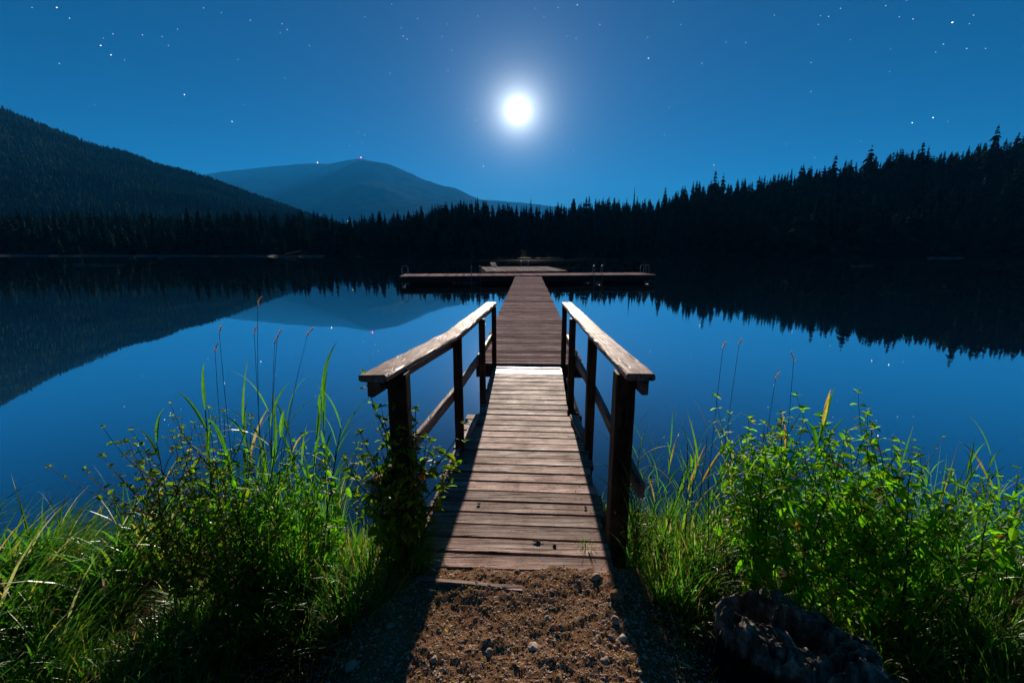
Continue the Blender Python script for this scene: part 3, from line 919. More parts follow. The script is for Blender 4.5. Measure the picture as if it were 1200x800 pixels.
def ladder(u, v, parent, o3=o3, along=None, H=.55):
    along = tx if along is None else along
    out = np.cross(along, (0, 0, 1))
    a = o3+tx*u+ty*v
    root = None
    for s in (-1, 1):
        mb = MB()
        b = a+along*(s*.24)
        pts = [b-out*.28+np.array((0, 0, ZP)), b-out*.28+np.array((0, 0, ZP+H*.8)), b-out*.2+np.array((0, 0, ZP+H)), b-out*.02+np.array((0, 0, ZP+H)), b+out*.06+np.array((0, 0, ZP+H*.8)), b+out*.06+np.array((0, 0, -.5))]
        tube(mb, pts, .014, 7)
        if root is None:
            for zr in (.12, -.12, -.36): tube(mb, [a-along*.24+out*.06+np.array((0, 0, zr)), a+along*.24+out*.06+np.array((0, 0, zr))], .018, 6)
            root = mb.build('swim_ladder', M['steel'], parent)
        else:
            mb.build('hand_grip', M['steel'], root)
def u_of(px): return (px-468)/300*TL
ladder(u_of(554), .05, cd); ladder(u_of(698), .05, cd)
ladder(.05, 1.2, cd, along=-ty); ladder(TL-.05, 1.2, cd, along=ty)

# platform beyond the cross dock
sp = thing('swim_platform', 'bleached square swim platform moored behind the cross dock', 'platform')
q0 = np.array(at(569.5, 317.5, 28.6)[:2]); q1 = np.array(at(664, 317.0, 29.2)[:2])
sx_ = q1-q0; SL = np.linalg.norm(sx_); sx_ = np.array((*(sx_/SL), 0)); sy_ = np.array((-sx_[1], sx_[0], 0)); so = np.array((*q0, 0))
ZS = .56; SD = 7.0
mb = MB(); u = 0
while u < SL:
    w = .19
    plank(mb, so+sx_*(u+w/2)+sy_*(SD/2)+np.array((0, 0, ZS-.02+random.uniform(-.004, .004))), sy_, -sx_, SD, w-.022, .04, random.uniform(.4, .9))
    u += w
mb.build('deck', M['grey'], sp)
for q in (.03, SD-.03):
    mb = MB(); a = so+sy_*q+np.array((0, 0, .36)); beam(mb, a+sx_*.02, a+sx_*(SL-.02), .05, .30, tint=.3, segs=10, wob=.005); mb.build('side_beam', M['beam'], sp)
for q in (.03, SL-.03):
    mb = MB(); a = so+sx_*q+np.array((0, 0, .36)); beam(mb, a+sy_*.06, a+sy_*(SD-.06), .05, .30, tint=.3, segs=10, wob=.005); mb.build('side_beam', M['beam'], sp)
for k in range(3):
    mb = MB(); a = so+sx_*(SL*(.18+.32*k))+sy_*(SD/2)+np.array((0, 0, .09)); box(mb, a, (.6, SD/2-.4, .14), np.array([sx_, sy_, (0, 0, 1)]).T, .5, .05); mb.build('pontoon', M['pontoon'], sp)
mb = MB(); a = so+sx_*1.0+sy_*(SD-.5)+np.array((0, 0, ZS+.05))
beam(mb, a-sy_*.4, a+sy_*1.5+np.array((0, 0, .24)), .42, .05, tint=.8); beam(mb, a+sy_*.2, a+sy_*.2+np.array((0, 0, .12)), .4, .12, up=(0, 1, 0), tint=.5); mb.build('diving_board', M['grey'], sp)
for px in (610.7, 618.7):
    mb = MB(); x, y, z = at(px, 305.5, 36.2)
    tube(mb, [(x, y-.5, ZS), (x, y-.5, z-.08), (x, y-.4, z), (x, y-.12, z), (x, y, z-.1), (x, y, -.4)], .016, 7); mb.build('ladder_rail', M['steel'], sp)

# ----------------------------------------------------------------- near bank: edging board, stump, stones
def bh(x, y): return float(bank_h(np.array([x]), np.array([y]))[0])
M['edging'] = wood('path_edging_wood', 0, (.09, .05, .035), (.22, .13, .095), (.36, .24, .18), (.5, .7), dirt=.6)
a0 = at(488, 681, 1.98); a1 = at(612, 690, 1.93)
mb = MB(); beam(mb, (a0[0], a0[1], .322), (a1[0], a1[1], .305), .03, .06, tint=.6, segs=10, wob=.008)
tag(mb.build('edging_board', M['edging']), 'reddish half buried board across the left of the dirt path before the boardwalk', 'board')


def stump():
    c, nt, out = mat('rotten_stump_wood'); n = N(nt)
    v = n.coord((1, 1, 1))
    tcv = n.coord((26, 26, 3.0))
    g = n.noise(tcv, 1.0, 6, .65, .6); b = n.noise(v, 16, 6, .7); mo_ = n.noise(v, 7, 4, .6)
    colr = n.ramp(n.math('ADD', n.math('MULTIPLY', g, .5), n.math('MULTIPLY', b, .5)), [(.38, (.016, .012, .009)), (.50, (.13, .105, .078)), (.64, (.46, .385, .295))])
    colr = n.mix(n.math('MULTIPLY', n.ramp(mo_, [(.58, 0), (.72, 1)]), .5), colr, (.06, .055, .018))
    colr = n.mix(1.0, colr, n.ramp(n.attr(), [(0, (.07, .065, .06)), (1, (1, 1, 1))]), 'MULTIPLY')  # dark bark sides, with their shade also put into the colour; top stays light
    p = nt.nodes.new('ShaderNodeBsdfPrincipled'); p.inputs['Roughness'].default_value = .85; p.inputs['Specular IOR Level'].default_value = .1
    n.l(colr, p.inputs['Base Color'])
    nm = n.bump(g, .9, .02); n.l(n.bump(b, .8, .015, nm), p.inputs['Normal']); n.l(p.outputs[0], out.inputs[0])
    nth, nr, nz = 260, 90, 46
    th = np.linspace(0, 2*math.pi, nth, endpoint=False)
    # outline: lumpy oval, long axis from back-left to front-right
    ca, sa = math.cos(R(-40)), math.sin(R(-40))
    rad = 1.0 + .10*np.sin(2*th+.6) + .06*np.sin(3*th+2) + .05*fbm(np.cos(th)*3, np.sin(th)*3, 4, 7) + .03*np.abs(fbm(np.cos(th)*14, np.sin(th)*14, 3, 8))
    ex, ey = .29*rad*np.cos(th), .19*rad*np.sin(th)
    ox, oy = ex*ca-ey*sa, ex*sa+ey*ca
    rings = []
    s = np.linspace(.01, 1, nr)
    for k in range(nr):
        x, y = ox*s[k], oy*s[k]
        lx = (x*ca+y*sa)/.31; ly = (-x*sa+y*ca)/.195       # local, -1..1
        wx = lx+.16*fbm(x*9, y*9, 3, 15); wy = ly+.2*fbm(x*9+7, y*9, 3, 16)
        hollow = sstep(.62, .40, np.hypot((wx+.20)/1.0, (wy-.12)/.85))
        crack = sstep(.16, .03, np.abs(fbm(wx*1.5+3, wy*2.3, 2, 17)))*.06
        crack2 = sstep(.12, .02, np.abs(fbm(wx*2.6+9, wy*3.1, 2, 18)))*.045
        cq = fbm(x*11+1.2*wx, y*15, 3, 19)*4; cells = (np.floor(cq)+sstep(.35, .65, cq-np.floor(cq)))/4
        z = .47 - .035*lx*0 + .040*cells + .010*fbm(x*45, y*45, 3, 20) - .24*hollow - crack - crack2*(s[k] > .3)
        z = z - .035*sstep(.90, 1.0, s[k]) + .03*sstep(.2, -1, lx)
        # splinter standing in the hollow
        z = z + .15*sstep(.10, .03, np.hypot((wx+.18), (wy+.34)*2.2))+.12*sstep(.13, .04, np.hypot((wx-.16)*1.2, (wy-.02)))
        rings.append(np.stack([x, y, z], -1))
    top_r = rings[-1]
    for k in range(1, nz):
        t = k/(nz-1)
        zz_ = top_r[:, 2]*(1-t)+(-.05)*t
        fl = 1+.10*t**2+ (.035*fbm(th*9, np.full_like(th, .6*t), 4, 23)+.018*fbm(th*30, np.full_like(th, 1.2*t), 3, 24))*sstep(0, .1, t)
        rings.append(np.stack([ox*fl, oy*fl, zz_], -1))
    V = np.concatenate(rings); f = []
    K = len(rings)
    for k in range(K-1):
        i = np.arange(nth); j = (i+1) % nth
        f += np.stack([k*nth+i, (k+1)*nth+i, (k+1)*nth+j, k*nth+j], -1).tolist()
    f.append(tuple(range(nth)))
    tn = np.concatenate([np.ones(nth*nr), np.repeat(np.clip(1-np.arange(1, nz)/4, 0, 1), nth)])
    mb = MB(); mb.add(V, f, tn)
    o = mb.build('tree_stump', c, smooth=True, loc=(1.165, 1.53, 0))
    tag(o, 'dark rotten hollow tree stump among the plants at the right of the path', 'stump')
stump()

m_stone = [plain('stone_grey', (.33, .25, .19), .8, .3, 25, .01, spec=.03), plain('stone_brown', (.26, .155, .085), .85, .35, 25, .01, spec=.03), plain('stone_pale', (.45, .38, .31), .8, .2, 25, .008, spec=.03)]
def stone_verts(sc, seed, base=ICO1):
    r = np.random.default_rng(seed)
    v = base[0].copy()
    o = r.uniform(0, 90, 2)
    v = v*(1+.45*fbm(v[:, 0]*1.3+o[0], v[:, 1]*1.3+v[:, 2]*1.7+o[1], 3, 5))[:, None]
    v = v*np.array([1, r.uniform(.65, 1), r.uniform(.5, .8)])*sc
    a = r.uniform(0, 6.28); ca, sa = math.cos(a), math.sin(a)
    return np.stack([v[:, 0]*ca-v[:, 1]*sa, v[:, 0]*sa+v[:, 1]*ca, v[:, 2]], -1), base[1]
# countable larger stones: pixel spot (ground), radius, material, words
for i, (px, py, rr_, mk, lab) in enumerate([
    (625, 760, .021, 2, 'pale rounded stone in the middle of the dirt path'),
    (721, 731, .022, 0, 'grey stone at the right of the path beside the shadow edge'),
    (573, 767, .017, 0, 'grey stone at the front centre left of the dirt path'),
    (698, 681, .026, 0, 'grey stone by the right end of the first boardwalk plank'),
    (606, 673, .018, 1, 'brown stone on the soil covering the boardwalk edge'),
    (723, 703, .030, 1, 'large reddish brown stone at the right of the dirt path'),
    (641, 727, .012, 2, 'small pale stone behind the pale rounded one on the path'),
    (709, 779, .022, 0, 'grey stone in the pebbles near the front right of the path'),
    (730, 750, .018, 2, 'pale stone near the right shadow edge of the path'),
    (557, 727, .014, 1, 'brown stone left of the middle of the path'),
    (509, 776, .017, 0, 'grey stone at the front left of the lit path'),
    (655, 798, .02, 1, 'brown stone at the very front of the path'),
    (457, 735, .02, 0, 'dim grey stone in the shade left of the path'),
    (413, 778, .028, 0, 'larger dim grey stone in the shade at the front left')]):
    a, b = ray(px, py); d = (.31-EYE)/b
    x = a*d; z = bh(x, d)
    v, f = stone_verts(rr_, 40+i, ICO2)
    mb = MB(); mb.add(v, f); tag(mb.build('stone', m_stone[mk], smooth=True, loc=(x, d, z+rr_*.05)), lab, 'stone')
# gravel nobody could count
r4 = np.random.default_rng(3)
proto = [stone_verts(1.0, 300+i, ICO0)[0:2] for i in range(14)]
gm = [MB(), MB(), MB()]
for i in range(52000):
    x = r4.normal(0.05, .50) if i % 7 else r4.uniform(-2.4, 2.4); y = r4.uniform(1.12, 2.2)
    if abs(x) < .58 and y > 2.2: continue
    rr_ = .0014+.0044*r4.random()**3+(.007*r4.random() if r4.random() < .02 else 0)
    if x > .35 and y < 1.75 and r4.random() < .4: rr_ *= 1.5
    v, f = proto[r4.integers(0, 14)]
    z = bh(x, y) if i < 0 else None
    gm[r4.choice(3, p=[.36, .42, .22])].add(v*rr_+np.array([x, y, 0.]), f)
gv = MB()
V = []; 
tot = MB(); polymat = []
for k in range(3):
    nfk = len(gm[k].f); tot.add(np.concatenate(gm[k].v), gm[k].f); polymat += [k]*nfk
o = tot.build('gravel', m_stone, smooth=False)
co = np.zeros(len(o.data.vertices)*3, np.float32); o.data.vertices.foreach_get('co', co); co = co.reshape(-1, 3)
co[:, 2] = co[:, 2]*.7+bank_h(co[:, 0], co[:, 1])
o.data.vertices.foreach_set('co', co.ravel()); o.data.polygons.foreach_set('material_index', np.array(polymat, np.int32)); o.data.update()
tag(o, kind='stuff')
# earth clods on the planks
def clod(px, py, z, s, lab):
    a, b = ray(px, py); d = (z-EYE)/b
    mb = MB(); rc = random.Random(px)
    for k in range(26):
        q = abs(rc.gauss(0, .5)); th = rc.uniform(0, 6.28); e = rc.uniform(.0025, .0075)*(1-.4*min(1, q))
        v, f = stone_verts(e, int(px)*31+k, ICO1); mb.add(v+np.array((s[0]*q*math.cos(th), s[1]*q*math.sin(th), e*.3)), f, rc.random())
    tag(mb.build('soil_clod', M['clod'], loc=(a*d, d, z)), lab, 'clod')
M['clod'] = plain('dark_soil', (.085, .05, .032), .95, .5, 60, .01)
clod(630, 634, .325, (.036, .014, .008), 'dark long clod of earth on the lower boardwalk planks')
clod(686, 594, .322, (.011, .016, .006), 'small dark clod by the right edge of the boardwalk')
clod(561, 590, .322, (.011, .010, .005), 'small dark clod toward the left of the boardwalk')
clod(650, 639, .322, (.014, .010, .006), 'small clod right beside the long one on the boardwalk')

# ----------------------------------------------------------------- plants
def blade_geo(mb, base, az, lean, L, w, curl, tint, n=6, r=random, fold=.25):
    """arching grass blade: starts at lean from vertical, bends over by curl"""
    p = np.array(base, float); th = lean
    ca, sa = math.cos(az), math.sin(az)
    side = np.array((-sa, ca, 0.0)); tw = r.uniform(-.5, .5)
    vs = []; k = L/n
    for i in range(n+1):
        t = i/n
        ww = w*.5*(1-t**1.8)*(.55+.9*min(1, t*4)) if i < n else 0
        sd = side*math.cos(tw*t)+np.array((ca*math.cos(th), sa*math.cos(th), -math.sin(th)))*math.sin(tw*t)
        nrm = np.array((-ca*math.cos(th), -sa*math.cos(th), math.sin(th)))
        vs += [p-sd*ww, p-nrm*ww*fold, p+sd*ww]
        th += curl/n*(.4+1.2*t)
        p = p+np.array((ca*math.sin(th), sa*math.sin(th), math.cos(th)))*k
    fs = []
    for i in range(n):
        fs += [(i*3, i*3+1, i*3+4, i*3+3), (i*3+1, i*3+2, i*3+5, i*3+4)]
    tt = np.repeat(np.linspace(0, 1, n+1), 3)
    mb.add(vs, fs, np.clip(tint+(tt-.5)*.10+(.25*np.maximum(tt-.8, 0)*5 if r.random() < .25 else 0), 0, 1))


def leaf_geo(mb, base, dirv, up, L, w, tint, droop=.25, r=random, n=4):
    """broad leaf: pointed oval folded along the midrib, tip drooping"""
    d = np.array(dirv, float); d /= np.linalg.norm(d)
    s = np.cross(d, up); s /= np.linalg.norm(s)+1e-9; u = np.cross(s, d)
    fold = r.uniform(.1, .35); roll = r.uniform(-.6, .6)
    s2 = s*math.cos(roll)+u*math.sin(roll); u2 = np.cross(s2, d)
    p = np.array(base, float); vs = []
    for i in range(n+1):
        t = i/n
        ww = w*.5*(math.sin(math.pi*min(1, t**.8))**.8) if 0 < i < n else 0.0
        q = p+d*(L*t)-np.array((0, 0, 1))*(droop*L*t*t)
        wave = r.uniform(-.06, .06)*w
        vs += [q-s2*ww+u2*(ww*fold+wave), q, q+s2*ww+u2*(ww*fold-wave)]
    fs = []
    for i in range(n):
        fs += [(i*3, i*3+1, i*3+4, i*3+3), (i*3+1, i*3+2, i*3+5, i*3+4)]
    mb.add(vs, fs, np.clip(tint+r.uniform(-.05, .05), 0, 1))


def tint_rand(r, mean, sd, dry=.08):
    return r.uniform(.8, 1.0) if r.random() < dry else min(.78, max(0, r.gauss(mean, sd)))


def tuft(seed, n=40, L=(.18, .42), w=(.004, .009), spread=.06, lean=(.05, .5), curl=(.3, 1.4), wind=None, mean=.45, dry=.1):
    r = random.Random(seed); mb = MB()
    for _ in range(n):
        a = r.uniform(0, 6.283); q = spread*math.sqrt(r.random())
        az = r.gauss(wind, .7) if wind is not None and r.random() < .75 else a+r.uniform(-.6, .6)
        blade_geo(mb, (q*math.cos(a), q*math.sin(a), -.02), az, r.uniform(*lean), r.uniform(*L), r.uniform(*w), r.uniform(*curl), tint_rand(r, mean, .13, dry), 6, r)
    return mb.mesh('grass_tuft', M['blade'])


def reed(seed, H=.8, nl=9, L=(.16, .30), w=(.008, .014), wind=None, mean=.45, dry=.12):
    """reed stem with long blades leaving it alternately"""
    r = random.Random(seed); st, lv = MB(), MB()
    lx, ly = r.uniform(-.14, .14)*H, r.uniform(-.12, .12)*H
    pts = [(lx*(i/6)**1.6, ly*(i/6)**1.6, -.05+(H*.88+.05)*i/6) for i in range(7)]
    tube(st, pts, [.0035*(1-.55*i/6) for i in range(7)], 5)
    a = r.uniform(0, 6.28)
    for k in range(nl):
        t = .18+.82*k/(nl-1)
        i = min(5, int(t*6)); f = t*6-i
        p = np.array(pts[i])*(1-f)+np.array(pts[i+1])*f
        a += math.pi+r.uniform(-.5, .5)
        az = a if wind is None else wind+r.gauss(0, .8)
        blade_geo(lv, p, az, r.uniform(.25, .7)*(1.1-.6*t), r.uniform(*L), r.uniform(*w), r.uniform(.3, 1.3), tint_rand(r, mean, .12, dry), 7, r, .35)
    return st.mesh('stem', M['stem']), lv.mesh('leaves', M['blade'])


def herb(seed, H=.6, nodes=12, L=(.035, .06), wr=.45, branches=3, mean=.5, mk='leaf', droop=.3, big=1.0):
    """leafy herb: upright stem, pairs of pointed leaves, a few side shoots"""
    r = random.Random(seed); st, lv = MB(), MB()
    def shoot(p0, az, lean, Ls, nn, rad, sc):
        pts = [np.array(p0, float)]; th = lean
        for i in range(nn):
            th *= .88; th += r.uniform(-.06, .06); az2 = az+r.uniform(-.25, .25)
            pts.append(pts[-1]+np.array((math.cos(az2)*math.sin(th), math.sin(az2)*math.sin(th), math.cos(th)))*Ls/nn)
        tube(st, pts, [rad*(1-.75*i/nn) for i in range(nn+1)], 5)
        la = r.uniform(0, 6.28)
        for i in range(1, nn+1):
            la += math.pi/2+r.uniform(-.35, .35)
            t = i/nn
            if t < .12: continue
            for s in (0, math.pi):
                if r.random() < .08: continue
                l = r.uniform(*L)*sc*big*(1.15-.62*t*t)
                el = r.uniform(-.75, .45)+(.45*t*t)
                dv = (math.cos(la+s)*math.cos(el), math.sin(la+s)*math.cos(el), math.sin(el))
                leaf_geo(lv, pts[i], dv, (0, 0, 1), l, l*wr*r.uniform(.85, 1.15), min(1, max(0, r.gauss(mean, .14)+(.35 if r.random() < .05 else 0))), droop*r.uniform(.4, 1.5), r)
        for s in range(3):
            l = r.uniform(*L)*sc*.55*big
            aa = la+s*2.1+.5; leaf_geo(lv, pts[-1], (math.cos(aa), math.sin(aa), r.uniform(.3, 1.0)), (0, 0, 1), l, l*wr, min(1, mean+.12), .2, r)
        return pts
    main = shoot((0, 0, -.03), r.uniform(0, 6.28), r.uniform(0, .22), H, nodes, .0045, 1)
    for b in range(branches):
        i = r.randint(max(1, nodes//5), max(2, int(nodes*.7)))
        shoot(main[i], r.uniform(0, 6.28), r.uniform(.5, .95), H*r.uniform(.35, .6), max(4, nodes//2), .003, .9)
    return st.mesh('stems', M['twig'] if mk == 'shrub' else M['stem']), lv.mesh('leaves', M[mk])


def plant_thing(name, geo, label, cat, loc, rz=0, s=1.0, group=None, tilt=(0, 0), parts=('stems', 'leaves')):
    t = bpy.data.objects.new(name, None); C.objects.link(t); t.empty_display_size = .1
    t.location = loc; t.rotation_euler = (tilt[0], tilt[1], rz); t.scale = (s, s, s)
    tag(t, label, cat, group)
    for g, n_ in zip(geo, parts):
        o = bpy.data.objects.new(n_, g); C.objects.link(o); o.parent = t
    return t

rv = random.Random(77)
T_short = [tuft(500+i, 46, (.10, .24), (.003, .007), .06, (.1, .8), (.3, 1.5), mean=.42, dry=.16) for i in range(5)]
T_mid = [tuft(520+i, 44, (.22, .46), (.004, .009), .06, (.05, .45), (.3, 1.3), mean=.45, dry=.10) for i in range(5)]
T_dry = [tuft(540+i, 46, (.16, .36), (.0025, .006), .07, (.1, .9), (.4, 1.6), mean=.66, dry=.5) for i in range(4)]
T_wind = [tuft(560+i, 34, (.40, .68), (.008, .015), .08, (.1, .5), (.7, 1.5), wind=.25, mean=.45, dry=.04) for i in range(4)]
T_tall = [tuft(580+i, 26, (.45, .80), (.005, .010), .05, (.02, .25), (.15, .8), mean=.48, dry=.12) for i in range(4)]
G_reed = [reed(600+i, H=.8, nl=9, mean=.46, dry=.05, w=(.007, .012)) for i in range(6)]
G_reedy = [reed(620+i, H=.7, nl=8, mean=.66, dry=.3, w=(.006, .011)) for i in range(4)]
G_herb = [herb(640+i, H=.80, nodes=16, L=(.048, .080), branches=5, mean=.50) for i in range(6)]
G_shrub = [herb(660+i, H=.92, nodes=15, L=(.030, .050), wr=.58, branches=11, mean=.52, mk='shrub', droop=.15) for i in range(5)]
G_big = [herb(680+i, H=.75, nodes=9, L=(.10, .16), wr=.30, branches=0, mean=.45, droop=.55) for i in range(2)]
G_vine = [herb(690+i, H=.62, nodes=13, L=(.036, .06), wr=.5, branches=5, mean=.40, mk='shrub', droop=.3) for i in range(3)]

SHORT = MB()
def place_tufts(pool, n, xr, yr, smin, smax, label, group, name='grass_tuft', cat='grass tuft', rot=True, cond=None):
    k = 0; tries = 0
    while k < n and tries < n*30:
        tries += 1
        x, y = rv.uniform(*xr), rv.uniform(*yr)
        if cond and not cond(x, y): continue
        s = rv.uniform(smin, smax)
        if pool is T_short or 'water edge grass' in group:
            me = rv.choice(pool); nv = len(me.vertices)
            v = np.empty(nv*3, np.float32); me.vertices.foreach_get('co', v); v = v.reshape(-1, 3)*s
            tt = np.empty(nv, np.float32); me.attributes['tint'].data.foreach_get('value', tt)
            a = rv.uniform(0, 6.28); ca, sa = math.cos(a), math.sin(a)
            v = np.stack([v[:, 0]*ca-v[:, 1]*sa+x, v[:, 0]*sa+v[:, 1]*ca+y, v[:, 2]+bh(x, y)-.004], -1)
            SHORT.add(v, [tuple(p.vertices) for p in me.polygons], tt); k += 1
            continue
        o = bpy.data.objects.new(name, rv.choice(pool)); C.objects.link(o)
        o.location = (x, y, bh(x, y)-.004); o.scale = (s, s, s*rv.uniform(.85, 1.15))
        o.rotation_euler = (rv.uniform(-.1, .1), rv.uniform(-.1, .1), rv.uniform(0, 6.28) if rot else rv.uniform(-.5, .5))
        tag(o, label, cat, group); k += 1


def place_plants(pool, n, xr, yr, smin, smax, label, group, name, cat, cond=None, tilt=.12, parts=('stems', 'leaves')):
    k = 0; tries = 0
    while k < n and tries < n*30:
        tries += 1
        x, y = rv.uniform(*xr), rv.uniform(*yr)
        if cond and not cond(x, y): continue
        plant_thing(name, rv.choice(pool), label, cat, (x, y, bh(x, y)-.01), rv.uniform(0, 6.28), rv.uniform(smin, smax), group, (rv.uniform(-tilt, tilt), rv.uniform(-tilt, tilt)), parts); k += 1

# --- left bank
place_tufts(T_wind, 40, (-3.5, -1.85), (1.55, 2.55), .75, 1.1, 'long green grass leaning right at the far left water edge', 'grass leaning right at the far left', rot=False)
place_tufts(T_wind, 10, (-2.1, -1.5), (1.25, 1.7), .45, .7, 'lower green grass at the bottom left corner of the bank', 'grass at the bottom left', rot=False)
place_tufts(T_mid, 26, (-2.3, -1.2), (1.3, 1.9), .4, .75, 'lower green grass at the bottom left corner of the bank', 'grass at the bottom left')
place_plants(G_shrub, 13, (-1.78, -1.22), (1.85, 2.25), .75, 1.12, 'yellowish round leaved shrub on the left bank', 'shrubs on the left bank', 'leafy_shrub', 'shrub')
place_plants(G_herb, 11, (-1.50, -.92), (1.85, 2.3), .7, 1.1, 'green leafy herb in the thicket left of the boardwalk', 'herbs in the left thicket', 'leafy_herb', 'plant')
place_tufts(T_tall, 12, (-1.5, -1.0), (1.95, 2.45), .75, 1.1, 'tall upright grass rising from the left thicket', 'tall grass in the left thicket')
place_plants(G_reed, 18, (-1.55, -.98), (1.95, 2.45), 1.0, 1.45, 'reed with long green blades in the left thicket', 'reeds in the left thicket', 'reed', 'reed', parts=('stem', 'leaves'))
place_tufts(T_mid, 32, (-1.30, -.66), (1.75, 2.4), .55, .95, 'green grass tuft between the left thicket and the post', 'grass near the left post')
place_tufts(T_dry, 20, (-1.10, -.62), (1.70, 2.35), .6, 1.0, 'dry straw coloured grass between the left thicket and the post', 'dry grass near the left post')
place_plants(G_vine, 14, (-.80, -.50), (2.1, 2.45), 1.15, 1.75, 'leafy climber crowding the left front post of the boardwalk', 'climbers at the left post', 'climbing_plant', 'plant')
place_tufts(T_mid, 15, (-.64, -.44), (2.02, 2.7), .45, .8, 'green grass growing over the left edge of the boardwalk', 'grass over the left boardwalk edge')
place_tufts(T_short, 70, (-2.2, -.72), (1.35, 2.1), .6, 1.1, 'short grass on the soil left of the path', 'short grass left of the path', cond=lambda x, y: x < -.62-(2.1-y)*.45)
# --- right bank
place_plants(G_reed, 13, (.66, 1.05), (2.1, 2.75), .75, 1.05, 'reed with narrow blades beside the right front post', 'reeds beside the right post', 'reed', 'reed', parts=('stem', 'leaves'))
place_plants(G_reedy, 12, (.95, 1.35), (2.0, 2.5), .9, 1.2, 'yellowing reed on the right bank left of the leafy thicket', 'yellowing reeds on the right bank', 'reed', 'reed', parts=('stem', 'leaves'))
place_plants(G_herb, 30, (1.15, 1.95), (1.75, 2.3), .75, 1.2, 'bright green leafy herb in the dense thicket behind the stump', 'herbs behind the stump', 'leafy_herb', 'plant')
place_plants(G_shrub, 5, (1.55, 2.0), (1.85, 2.2), .7, .95, 'yellow green fine leaved shrub at the right of the thicket behind the stump', 'shrubs right of the stump', 'leafy_shrub', 'shrub')
place_plants(G_reed, 16, (1.95, 2.9), (1.75, 2.6), .75, 1.1, 'reed with long blades at the far right of the bank', 'reeds at the far right', 'reed', 'reed', parts=('stem', 'leaves'))
place_tufts(T_tall, 14, (1.9, 2.9), (1.7, 2.5), .7, 1.0, 'tall green grass at the far right of the bank', 'tall grass at the far right')
place_tufts(T_mid, 18, (.70, 1.35), (1.85, 2.5), .55, 1.0, 'green grass tuft between the right post and the leafy thicket', 'grass near the right post')
place_tufts(T_dry, 20, (.74, 1.35), (1.85, 2.5), .6, .95, 'dry straw coloured grass between the right post and the thicket', 'dry grass near the right post')
place_tufts(T_short, 34, (.72, 1.9), (1.6, 2.1), .6, 1.1, 'short grass on the soil behind and left of the stump', 'short grass around the stump', cond=lambda x, y: x > .66+(2.1-y)*.35 and math.hypot(x-1.2, (y-1.53)*1.3) > .36)
place_tufts(T_short, 26, (1.6, 2.5), (1.2, 1.75), .6, 1.1, 'short grass in the shade at the bottom right corner', 'short grass at the bottom right')
place_tufts(T_mid, 16, (1.65, 2.6), (1.35, 1.9), .5, .8, 'green grass in the shade right of the stump', 'grass right of the stump')
place_tufts(T_mid, 34, (1.8, 3.4), (1.45, 2.9), .5, .95, 'green grass tuft under the reeds at the far right', 'grass under the far right reeds')
place_tufts(T_dry, 14, (1.7, 3.0), (1.4, 2.5), .5, .9, 'dry straw coloured grass at the far right of the bank', 'dry grass at the far right')
place_tufts(T_mid, 14, (.68, 1.5), (2.2, 2.95), .4, .8, 'low green grass at the water edge right of the boardwalk post', 'water edge grass on the right')
place_tufts(T_mid, 12, (.52, .66), (2.15, 3.1), .35, .65, 'green grass growing over the right edge of the boardwalk', 'grass over the right boardwalk edge')

def single(pool_geo, px, py, d, H, s, label, name, cat, rz=0, parts=('stems', 'leaves'), top=None):
    """a plant standing at ground below a given sight line"""
    x, y, z = at(px, py, d); zg_ = bh(x, y)
    sc = (z-zg_)/H
    t = plant_thing(name, pool_geo, label, cat, (x, y, zg_-.01), rz, sc, None, (0, 0), parts); return t
single(G_big[0], 1112, 535, 2.05, .80, 1, 'upright herb with big drooping pointed leaves at the right', 'leafy_herb', 'plant', .4)
single(G_big[1], 1185, 560, 1.85, .80, 1, 'second big leaved herb at the right picture edge', 'leafy_herb', 'plant', 2.0)
single(reed(801, H=.95, nl=11, L=(.18, .30), w=(.010, .016), mean=.5, dry=.15), 962, 470, 2.15, .90, 1, 'tallest reed standing over the leafy thicket at the right', 'reed', 'reed', .8, ('stem', 'leaves'))
single(reed(802, H=.9, nl=9, mean=.5, dry=.2), 928, 500, 2.1, .90, 1, 'reed with a fan of blades on top in the leafy thicket', 'reed', 'reed', 1.8, ('stem', 'leaves'))
single(reed(803, H=.9, nl=9, mean=.52, dry=.2), 178, 475, 2.1, .92, 1, 'reed standing over the shrub at the left', 'reed', 'reed', 2.2, ('stem', 'leaves'))

def stalk(px, py, d, lean, label, seed, hd=.07):
    """thin grass stalk with a plumed seed head"""
    r = random.Random(seed)
    xt, yt, zt = at(px, py, d)
    x0, y0 = xt-lean, yt+r.uniform(-.05, .05); z0 = bh(x0, y0)
    t = thing('seed_stalk', label, 'grass stalk', (x0, y0, z0))
    P = [np.array(((xt-x0)*(q**1.7), (yt-y0)*q, (zt-z0)*q)) for q in np.linspace(0, 1, 9)]
    mb = MB(); tube(mb, P, [.0021*(1-.5*i/8) for i in range(9)], 5); mb.build('stem', M['straw'] if seed % 3 == 0 else M['stem'], t)
    mb = MB(); dv = P[-1]-P[-2]; dv /= np.linalg.norm(dv); dv = dv+np.array((.5*np.sign(lean or 1)*.5, 0, -.1)); dv /= np.linalg.norm(dv)
    for i in range(60):
        q = r.random(); b = P[-1]+dv*hd*(q-.1)-np.array((0, 0, .25*hd*q*q))
        blade_geo(mb, b, r.gauss(0 if lean >= 0 else math.pi, 1.2), r.uniform(.1, .7), r.uniform(.009, .02)*(1.2-q*.6), r.uniform(.0016, .003), r.uniform(0, .8), r.random(), 3, r)
    tube(mb, [P[-1]+dv*hd*(q-.1)-np.array((0, 0, .25*hd*q*q)) for q in np.linspace(0, 1, 6)], [.0014]*6, 4)
    mb.build('seed_head', M['plume'], t)
    if seed % 2 == 0:
        mb = MB(); blade_geo(mb, P[5], 0 if lean >= 0 else math.pi, .5, .12, .006, .4, .7, 5, r); mb.build('leaf', M['blade'], t)
